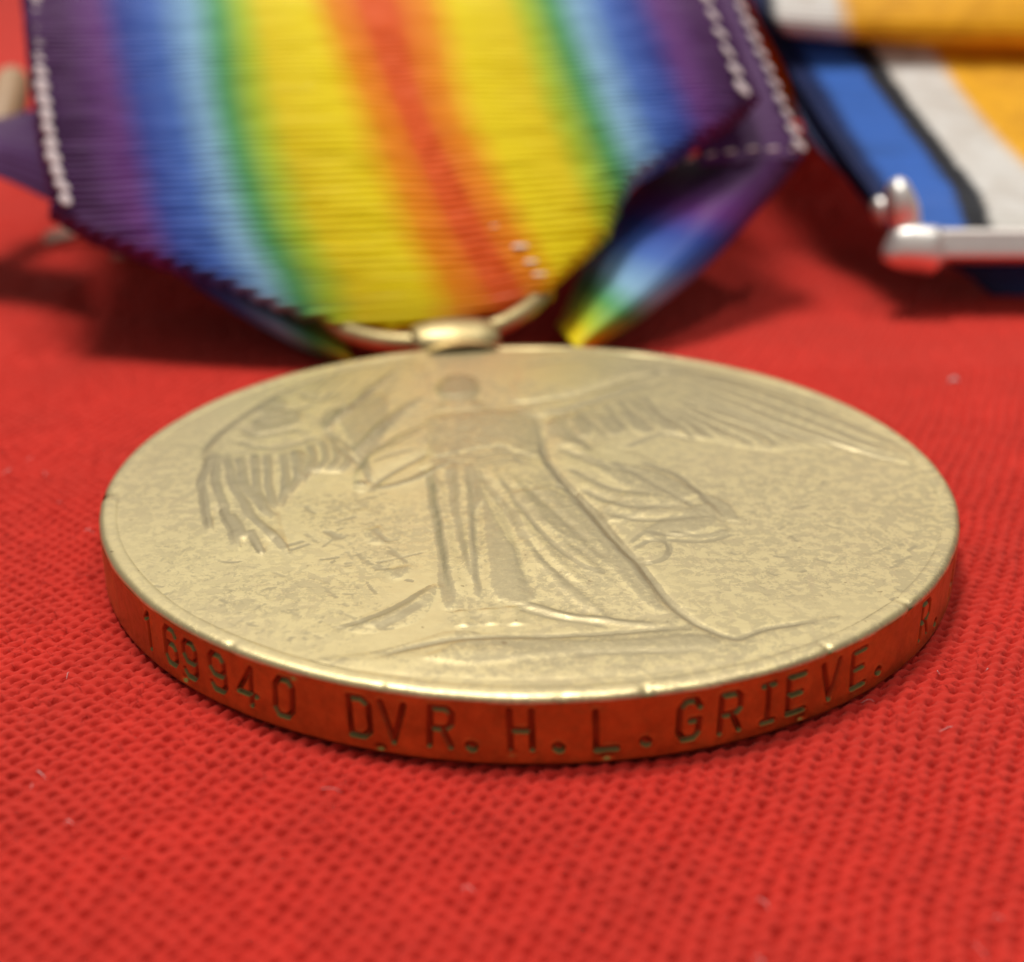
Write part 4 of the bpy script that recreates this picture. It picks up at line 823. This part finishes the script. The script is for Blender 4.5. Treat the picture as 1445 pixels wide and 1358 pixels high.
def build_edge():
    front = np.linspace(-105, 105, 1500); back = np.linspace(105, 255, 160)[1:-1]
    ph = np.radians(np.r_[front, back]); zs = np.r_[0.0, 0.03, 0.08, np.linspace(0.14, TOP-0.31, 62)]
    A, Zg = np.meshgrid(ph, zs); S = A*RAD; D = np.zeros(A.shape); GR = np.zeros(A.shape)
    rr = random.Random(5)
    for ch, deg in TEXT:
        cw, chh = 0.88, 0.90*1.0
        s0 = math.radians(deg)*RAD; dz = rr.uniform(-0.06, 0.06); tilt = rr.uniform(-0.05, 0.05)
        m = np.abs(S[0]-s0) < 0.95; ix = np.where(m)[0]; sl = np.s_[:, ix[0]:ix[-1]+1]
        lx = (S[sl]-s0); lz = Zg[sl]-(1.36+dz)
        gx = (lx+tilt*lz)/cw+0.5; gy = (lz/chh)+0.8
        deep = rr.uniform(0.85, 1.15)
        best = np.full(lx.shape, 1e9)
        for st in GLYPH[ch]:
            P = [((x-0.5)*cw, (y-0.8)*chh) for x, y in st]
            d, _ = seg_dist((gx-0.5)*cw, (gy-0.8)*chh, P); best = np.minimum(best, d)
        w = 0.12 if ch == '.' else 0.045
        worn = np.clip(1.0 + 1.1*vnoise(S[sl]*1.3, Zg[sl]*1.3, 50), 0.35, 1.3)
        cut = -0.10*deep*worn*np.clip((w+0.06-best)/0.07, 0, 1)
        burr = 0.018*np.exp(-((best-w-0.10)/0.05)**2)
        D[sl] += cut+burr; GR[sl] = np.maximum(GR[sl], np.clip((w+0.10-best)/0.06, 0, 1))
    D += 0.018*vnoise(S*1.2, Zg*1.2, 51) + 0.010*vnoise(S*4, Zg*4, 52)
    for s_, z_, d_ in ((-13.6, .35, .12), (-5.1, .25, .12), (2.4, .3, .08), (9.6, .25, .10), (-8.2, 2.3, .06), (-0.7, .55, .05)):   # dents low on the edge
        D -= d_*np.exp(-((S-s_)/0.16)**2-((Zg-z_)/0.12)**2)
    e = np.clip(1-Zg/0.14, 0, 1); D -= 0.14*e*e
    R = RAD+D
    V = np.stack([R*np.sin(A), -R*np.cos(A), Zg], -1).reshape(-1, 3)
    o = link('edge', mesh_np('edge', V, grid_quads(len(zs), len(ph), True)), M_edge, medal)
    at = o.data.attributes.new('grime_shade', 'FLOAT', 'POINT'); at.data.foreach_set('value', GR.ravel().astype(np.float32))
    o['label'] = 'reddish bronze edge stamped with numbers and capital letters'
build_edge()
lathe('back', [(0.01, 0.02), (9.0, 0.02), (16.0, 0.0), (17.5, 0.0), (17.87, 0.0)], 128, M_edge, medal)

# lug and ring behind the medal: the medal's top points a little to the left
tx = Vector((0.98, 0.20, 0)).normalized(); ty = Vector((-0.20, 0.98, 0)).normalized(); tz = Vector((0, 0, 1))
def frame_mesh(name, prof, n, c, ax, e1, e2, s1=1.0, s2=1.0):
    V = []
    for t, r in prof:
        for k in range(n):
            a = 2*math.pi*k/n
            V.append(Vector(c) + ax*t + e1*(r*s1*math.cos(a)) + e2*(r*s2*math.sin(a)))
    return mesh_np(name, np.array([tuple(v) for v in V]), grid_quads(len(prof), n, True))
lug_c = (-3.95, 19.6, 2.45)
link('lug', frame_mesh('lug', [(-1.7, 0.60), (-2.2, 0.66), (-2.45, 0.85), (-2.38, 1.05), (-2.0, 1.25), (-1.2, 1.42), (-0.4, 1.50), (0.4, 1.50), (1.2, 1.42), (2.0, 1.25), (2.38, 1.05), (2.45, 0.85), (2.2, 0.66), (1.7, 0.60)],
                               40, lug_c, tx, ty, tz, 1.15, 0.72), M_ring, medal)
link('lug_foot', frame_mesh('lug_foot', [(-1.5, 2.6), (-0.7, 2.5), (0.0, 2.2), (0.9, 1.9)], 32, (-3.65, 18.2, 1.95), ty, tx, tz, 1.0, 0.42), M_rim, medal)
def torus(name, c, a1, a2, R, r, mat, parent, n=96, k=16):
    nrm = a1.cross(a2).normalized(); V = []
    for i in range(n):
        t = 2*math.pi*i/n; d = a1*math.cos(t)+a2*math.sin(t)
        for j in range(k):
            p = 2*math.pi*j/k
            V.append(tuple(Vector(c)+d*(R+r*math.cos(p))+nrm*(r*math.sin(p))))
    V = np.array(V).reshape(n, k, 3); V = np.concatenate([V, V[:1]], 0)
    return link(name, mesh_np(name, V.reshape(-1, 3), grid_quads(n+1, k, True)), mat, parent)
up = (ty*math.cos(math.radians(10)) + tz*math.sin(math.radians(10))).normalized()
tr = (tx*math.cos(math.radians(7)) + tz*math.sin(math.radians(7))).normalized(); up = (up-tr*up.dot(tr)).normalized()
torus('suspension_ring', Vector((-3.95, 19.6, 2.45))+up*6.8, tr, up, 6.8, 0.55, M_ring, medal)

# ---------------------------------------------------------------- ribbons
def cr_eval(G, fr, fc):
    """bicubic Catmull-Rom over a control grid G[r][c]; fr, fc arrays of float indices"""
    G = np.asarray(G, float)
    def w(t): return np.stack([-.5*t+t*t-.5*t**3, 1-2.5*t*t+1.5*t**3, .5*t+2*t*t-1.5*t**3, -.5*t*t+.5*t**3], -1)
    Gp = np.concatenate([2*G[:1]-G[1:2], G, 2*G[-1:]-G[-2:-1]], 0)
    Gp = np.concatenate([2*Gp[:, :1]-Gp[:, 1:2], Gp, 2*Gp[:, -1:]-Gp[:, -2:-1]], 1)
    ir = np.clip(np.floor(fr).astype(int), 0, G.shape[0]-2); ic = np.clip(np.floor(fc).astype(int), 0, G.shape[1]-2)
    wr = w(fr-ir); wc = w(fc-ic); out = np.zeros(fr.shape+(G.shape[2],))
    for a in range(4):
        for b in range(4):
            out += (wr[..., a]*wc[..., b])[..., None]*Gp[ir+a, ic+b]
    return out

def normalise(a): return a/np.maximum(np.linalg.norm(a, axis=-1, keepdims=True), 1e-9)

def finish_ribbon(name, P, uvx, phase, mat, parent, amp=0.085, edge=None, thick=0.22, flip=False, label=None):
    """P (r,c,3) smooth sheet, phase (r,c) weft phase in ribs; ribs are raised along the normal"""
    du = np.gradient(P, axis=1); dv = np.gradient(P, axis=0)
    N = normalise(np.cross(du, dv))
    if flip: N = -N
    r, c = P.shape[:2]
    ph = phase + 0.35*vnoise(uvx*9, phase*0.35, 61)
    rib = np.abs(np.cos(math.pi*ph))**0.8
    am = amp*np.interp(phase, [0, 20, 60], [1, .85, .6])*(1+0.8*vnoise(uvx*14, phase*1.0, 62))
    if edge is not None:
        k = np.floor(phase); am = am*(1+(edge-1)*(0.35+1.1*np.modf(np.abs(np.sin(k*12.9898)*43758.5453))[0]))
    V = P + N*(am*(rib-0.6))[..., None]
    uv = np.stack([uvx*0.5+0.5, phase/80.0], -1).reshape(-1, 2)
    Q = grid_quads(r, c)
    if flip: Q = Q[:, ::-1]
    o = link(name, mesh_np(name, V.reshape(-1, 3), Q, uv), mat, parent)
    s = o.modifiers.new('thickness', 'SOLIDIFY'); s.thickness = thick*MM; s.offset = -1
    if label: o['label'] = label
    return o

def tail_rows(G, pts):
    """continue the last row of a control grid along (dy, z) steps so that the ribbon comes down to the cloth out of frame"""
    G = [list(r) for r in G]; last = G[-1]
    for dy, z in pts: G.append([(p[0]-0.1*dy, p[1]+dy, z) for p in last])
    return G

rain = empty('rainbow_ribbon', (-5, 22, 0))
tag(rain, 'rainbow striped ribbon folded to a point at the bronze medal ring', 'ribbon')
U9 = [-1, -.7, -.47, -.15, 0, .15, .47, .75, 1]

def build_front():
    G = tail_rows(FRONT, [(16, 23), (28, 14), (36, 0.6)])
    vs = np.r_[np.linspace(0.32, 5, 620), np.linspace(5, 9, 60)[1:]]
    ul = np.interp(vs, [.3, .6, 1, 1.5, 2, 2.2], [-.30, -.45, -.56, -.72, -.92, -1.0])
    ur = np.interp(vs, [.3, .6, 1, 1.5, 2, 2.25, 2.75, 3], [.17, .23, .295, .355, .43, .50, .87, 1.0])
    nb = 110
    def base(v, u): return cr_eval(G, v, np.interp(u, U9, range(9)))
    s = np.linspace(0, 1, nb)
    Ug = ul[:, None]+(ur-ul)[:, None]*s[None]; Vg = np.repeat(vs[:, None], nb, 1)
    Vg = Vg + (np.clip(Ug+0.35, 0, 0.7)*0.95+0.02)*np.clip(1-(Vg-0.32)/1.3, 0, 1)
    P = base(Vg, Ug)
    # soft lengthwise cockles in the silk
    e = 1e-3
    N = normalise(np.cross(base(Vg, Ug+e)-base(Vg, Ug-e), base(np.minimum(Vg+e, 8.99), Ug)-base(Vg-e, Ug)))
    P = P + N*(0.55*vnoise(Ug*4.5+1.7, Vg*0.8, 63)*np.clip(Vg-0.3, 0, 1))[..., None]
    # sides roll under along the folds
    rad = 0.85
    def curl(side):
        k = 0 if side < 0 else -1
        P0 = P[:, k]; T = normalise(P[:, k]-P[:, k+1 if side < 0 else k-1]); Nn = N[:, k]
        cols = []; us = []
        amt = np.interp(vs, [0, 2.1, 2.3], [1, 1, .25]) if side < 0 else np.interp(vs, [0, 2.6, 3.0], [1, 1, .25])
        for t in np.linspace(0, 1, 15)[1:]:
            a = t*math.radians(175)*amt[:, None]
            cols.append(P0+T*rad*np.sin(a)-Nn*rad*(1-np.cos(a)))
            us.append((ul if side < 0 else ur)+side*(rad*np.radians(175)*t*amt/21.0)*(amt > 0.5))
        for t in (0.5, 1.2, 2.2):
            a = math.radians(175)*amt[:, None]
            cols.append(cols[13]-T*t*np.clip(amt[:, None]*1.4-0.4, 0.0, 1)*1.0-Nn*0.1*t)
            us.append(us[13]+side*t/21.0*(amt > .5))
        return np.stack(cols, 1), np.stack(us, 1)
    CL, UL = curl(-1); CR, UR = curl(1)
    Pf = np.concatenate([CL[:, ::-1], P, CR], 1); Uf = np.concatenate([UL[:, ::-1], Ug, UR], 1)
    # bottom rolls under round the ring
    du = np.gradient(Pf, axis=1); dv = np.gradient(Pf, axis=0); Nf = normalise(np.cross(du, dv)); T = -normalise(dv[0])
    Nb = N[0].mean(0); rows = []
    for t in np.linspace(0, 1, 26)[1:]:
        a = t*math.radians(165); rows.append(Pf[0]+T*0.9*math.sin(a)-Nb*0.9*(1-math.cos(a)))
    rows = rows[::-1]
    mid = base(vs, np.zeros_like(vs)); L = np.r_[0, np.cumsum(np.linalg.norm(np.diff(mid, axis=0), axis=1))]
    Lb = -np.linspace(0, 1, 26)[1:][::-1]*2.6
    Pall = np.concatenate([np.array(rows), Pf], 0)
    Uall = np.concatenate([np.repeat(Uf[:1], len(rows), 0), Uf], 0)
    ph0 = np.r_[Lb/0.60, np.r_[0, np.cumsum(np.diff(L)/np.interp(L[1:], [0, 8, 22], [0.60, 0.53, 0.40]))]]
    nL = 17; vfull = np.concatenate([np.repeat(Vg[:, :1], nL, 1), Vg, np.repeat(Vg[:, -1:], nL, 1)], 1)
    PH = np.interp(vfull, vs, ph0[len(Lb):]); PH = np.concatenate([PH[:1]+Lb[:, None]/0.60, PH], 0)
    finish_ribbon('front_panel', Pall, np.clip(Uall, -1, 1), PH, M_rain, rain, 0.18, edge=np.repeat(np.r_[np.full(nL, 2.2), np.linspace(1.8, 1, 10), np.ones(nb-20), np.linspace(1, 1.8, 10), np.full(nL, 2.2)][None]*1.0, Pall.shape[0], 0),
                  label='broad front of the rainbow ribbon with folded sides')
build_front()

def sheet(name, G, us, mat, parent, nr, nc, pitch=0.5, amp=0.085, flip=False, ugrid=None, rib_axis=0, label=None):
    R, C = len(G), len(G[0])
    fr, fc = np.meshgrid(np.linspace(0, R-1, nr), np.linspace(0, C-1, nc), indexing='ij')
    P = cr_eval(G, fr, fc)
    if ugrid is not None:
        ug = np.array(ugrid); a = np.interp(fr, range(R), ug[:, 0]); b = np.interp(fr, range(R), ug[:, 1]); u = a+(b-a)*fc/(C-1)
    else:
        u = np.interp(fc, range(C), us)
    mid = P[:, nc//2] if rib_axis == 0 else P[nr//2]
    L = np.r_[0, np.cumsum(np.linalg.norm(np.diff(mid, axis=0), axis=1))]/pitch
    ph = np.repeat(L[:, None], nc, 1) if rib_axis == 0 else np.repeat(L[None], nr, 0)
    return finish_ribbon(name, P, u, ph, mat, parent, amp, flip=flip, label=label)

def faces_cam(G):
    G = np.array(G); n = np.cross(G[1, 1]-G[1, 0], G[2, 1]-G[1, 1]); c = np.array([-0.7, -56.63, 27.01])
    return n @ (c-G[1, 1]) > 0
for nm, G, ug, lab in (('folded_side', ROLLR, ROLLR_U, 'folded side of the ribbon running violet to yellow'), ('folded_side', ROLLL, ROLLL_U, 'shaded folded side of the ribbon, dark blue')):
    sheet(nm, G, None, M_rain, rain, 150, 60, flip=not faces_cam(G), ugrid=ug, rib_axis=1, amp=0.05, label=lab)
SIDE2 = tail_rows(SIDE, [(16, 23.0), (28, 14), (36, 0.8)])
sheet('back_panel', SIDE2, [.8, .9, 1], M_rain, rain, 160, 20, flip=not faces_cam(SIDE), label='violet edge of the back layer of ribbon')
sheet('back_panel', LBACK, [-.8, -.9, -1], M_rain, rain, 50, 16, flip=not faces_cam(LBACK), label='violet back layer of ribbon by the tan bar')

# stitches: one little mesh, shared
def stitch_mesh():
    V = []; prof = [(-0.5, 0.10), (-0.36, 0.30), (0.0, 0.40), (0.36, 0.30), (0.5, 0.10)]
    for t, r in prof:
        for k in range(6): V.append((t, r*math.cos(k*math.pi/3), r*math.sin(k*math.pi/3)))
    me = mesh_np('stitch', V, grid_quads(5, 6, True)); me.materials.append(M_thread); return me
stm = stitch_mesh()
Rs = random.Random(3)
def stitches(pts, size, flat, lift, rollang=0.0):
    for k, p in enumerate(pts):
        a = Vector(pts[max(k-1, 0)]); b = Vector(pts[min(k+1, len(pts)-1)]); d = (b-a).normalized()
        o = bpy.data.objects.new('stitch', stm); col.objects.link(o); o.parent = rain
        q = d.to_track_quat('X', 'Z')
        o.rotation_mode = 'QUATERNION'; o.rotation_quaternion = q @ Vector((1, 0, 0)).rotation_difference(Vector((1, Rs.uniform(.1, .4), Rs.uniform(-.1, .1))))
        w = Vector(p)+Vector((Rs.uniform(-.05, .05), -0.3*lift, 0.9*lift))
        o.location = w*MM - rain.location
        L = (b-a).length/(1 if k in (0, len(pts)-1) else 2)
        o.scale = (L*size*Rs.uniform(.9, 1.08), flat*Rs.uniform(.8, 1.2), flat*0.55)
stitches(ST['left'], 0.98, 1.0, 0.10)
stitches(ST['front_right'], 0.78, 0.72, 0.2)
stitches(ST['side'], 0.80, 0.72, 0.2)
stitches(ST['hem'], 0.58, 0.5, 0.3)

# glints low on the orange stripe, put in as small pale flecks
M_glint = plain_mat('glint_fleck', (0.95, 0.90, 0.84), (0.85, 0.75, 0.66), 3.0, 0.35)
wm = stm.copy(); wm.materials.clear(); wm.materials.append(M_glint)
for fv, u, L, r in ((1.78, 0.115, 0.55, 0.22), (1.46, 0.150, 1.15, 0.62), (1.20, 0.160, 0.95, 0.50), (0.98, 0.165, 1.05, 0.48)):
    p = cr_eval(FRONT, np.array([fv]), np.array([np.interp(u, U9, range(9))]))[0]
    o = bpy.data.objects.new('glint_fleck', wm); col.objects.link(o); o.parent = rain
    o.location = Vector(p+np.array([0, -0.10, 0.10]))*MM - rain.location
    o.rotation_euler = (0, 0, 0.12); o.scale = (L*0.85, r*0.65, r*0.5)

# the second ribbon and its silver bar
blue = empty('striped_ribbon', (35, 36, 0))
tag(blue, 'gold ribbon edged white, black and blue hanging on the silver bar', 'ribbon')
BW2 = tail_rows(BW, [(14, 19), (28, 18), (40, 8), (46, 0.6)])
sheet('front_panel', BW2, [-1, -.94, -.83, -.68, -.48, -.1, .3], M_bw, blue, 330, 90, flip=not faces_cam(BW), amp=0.07)
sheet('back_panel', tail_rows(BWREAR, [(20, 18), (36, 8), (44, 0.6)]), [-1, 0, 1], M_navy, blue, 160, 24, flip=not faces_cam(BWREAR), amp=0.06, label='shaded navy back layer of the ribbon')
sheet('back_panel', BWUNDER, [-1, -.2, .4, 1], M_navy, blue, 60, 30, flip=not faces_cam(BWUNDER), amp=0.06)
sheet('top_fold', tail_rows(BWTOP, [(16, 22), (30, 14), (38, 0.8)]), [-1, -.88, -.70, -.62, -.3, .2], M_bwtop, blue, 180, 60, flip=not faces_cam(BWTOP), amp=0.07, label='overlapping gold and white fold of the ribbon')

bar = empty('silver_suspender', (25, 33, 0))
tag(bar, 'silver suspender bar with knobbed end below the striped ribbon', 'suspender')
X_ = Vector((1, 0, 0)); Y_ = Vector((0, 1, 0)); Z_ = Vector((0, 0, 1))
tilt = Matrix.Rotation(math.radians(-26), 3, 'X'); yb = tilt @ Y_; zb = tilt @ Z_
def bar_mesh():
    prof = [(-0.95, 0.55), (-1.0, 0.72), (-0.7, 1.0), (0.0, 1.06), (0.55, 0.98), (0.95, 0.75), (1.0, 0.35), (0.95, -0.7), (0.6, -1.0), (-0.6, -1.0), (-0.9, -0.85), (-0.95, -0.3)]
    V = []; xs = [0, 0.15, 0.3] + list(np.linspace(0.6, 30, 40))
    for x in xs:
        s = 0.75 if x == 0 else (0.92 if x == 0.15 else 1.0)
        for a, c in prof: V.append(tuple(Vector((26.4, 33.4, 4.25))+X_*x+yb*a*1.1*s+zb*c*1.0*s))
    return mesh_np('bar', V, grid_quads(len(xs), len(prof), True))
bo = link('bar', bar_mesh(), M_silver, bar)
bv = bo.modifiers.new('bevel', 'BEVEL'); bv.width = 0.08*MM; bv.segments = 2; bv.limit_method = 'ANGLE'; bv.angle_limit = 0.3
def knob(name, c, ax, prof, s1, s2):
    ax = ax.normalized(); e1 = ax.orthogonal().normalized(); e2 = ax.cross(e1)
    me = frame_mesh(name, prof, 28, c, ax, e1, e2, s1*1.12, s2*1.12)
    for v in me.vertices:                      # hand-finished and worn, not turned
        q = v.co/MM; v.co = (q + Vector((vnoise(q.x*.9, q.z*.9, 71), vnoise(q.y*.9, q.x*.9, 72), vnoise(q.z*.9, q.y*.9, 73)))*0.45)*MM
    link(name, me, M_silver, bar)
knob('scroll_end', (25.2, 32.9, 4.35), Vector((1, 0.0, -0.10)), [(-2.2, 0.02), (-2.05, 0.40), (-1.75, 0.80), (-1.2, 1.12), (-0.5, 1.30), (0.2, 1.34), (0.8, 1.36), (1.15, 1.34), (1.3, 1.2), (1.36, 0.95), (1.4, 0.8), (1.8, 0.8)], 1.0, 0.95)
knob('knob', (24.3, 33.8, 6.9), Vector((-0.35, 0.1, 1)), [(-2.3, 0.95), (-1.7, 0.80), (-1.1, 0.92), (-0.4, 1.08), (0.4, 1.0), (1.1, 0.80), (1.5, 0.5), (1.62, 0.05)], 0.95, 0.9)
knob('knob', (23.55, 36.2, 6.2), Vector((-0.1, 0.3, 1)), [(-1.1, 0.3), (-0.5, 0.5), (0.0, 0.55), (0.4, 0.42), (0.65, 0.05)], 1.0, 0.9)

# ---------------------------------------------------------------- small things around
pin = empty('brooch_bar', (-37, 48, 0))
tag(pin, 'blurred tan brooch bar behind the violet ribbon edge', 'brooch')
def pin_mesh():
    c0 = Vector((-37.9, 47.0, 8.2)); ax = Vector((-0.06, 0.80, 0.45)).normalized(); e1 = ax.orthogonal().normalized(); e2 = ax.cross(e1)
    return frame_mesh('bar', [(0, 0.05), (0.05, 0.9), (0.5, 1.3), (1.4, 1.4), (6.0, 1.4), (7.6, 1.2), (8.4, 0.7), (8.5, 0.05)], 20, c0, ax, e1, e2)
link('bar', pin_mesh(), M_tan, pin)
for c, L, ang, lab in (((-34.4, 51.5, 0.3), 5.0, 0.15, 'tan thread end on the cloth under the violet ribbon edge'), ((-28.3, 45.4, 0.3), 3.4, -0.3, 'dim thread end deep in the shadow under the ribbon')):
    sp = []
    for k in range(7):
        a = ang+R_.uniform(-.35, .35); d = Vector((math.cos(a), math.sin(a), 0)); n = Vector((-d.y, d.x, 0))*R_.uniform(-.5, .5)
        p0 = Vector(c)-d*L*0.5+n
        sp.append(([tuple(p0+d*L*t+Vector((0, 0, 0.35*math.sin(t*3.1)+0.05*k))) for t in (0, .25, .5, .75, 1)], 0.24))
    tag(link('thread_end', fibre_mesh('thread_end', sp, 5), M_threadend), lab, 'thread')
sp = [([(24.1, 19.3, 0.0), (24.3, 19.4, 0.14), (24.5, 19.6, 0.12), (24.7, 19.5, 0.0)], 0.09), ([(24.2, 19.6, 0.0), (24.35, 19.5, 0.16), (24.5, 19.3, 0.02)], 0.07)]
tag(link('lint_speck', fibre_mesh('lint_speck', sp, 5), M_lint), 'single pale pink lint speck right of the medal, below the silver bar', 'lint')
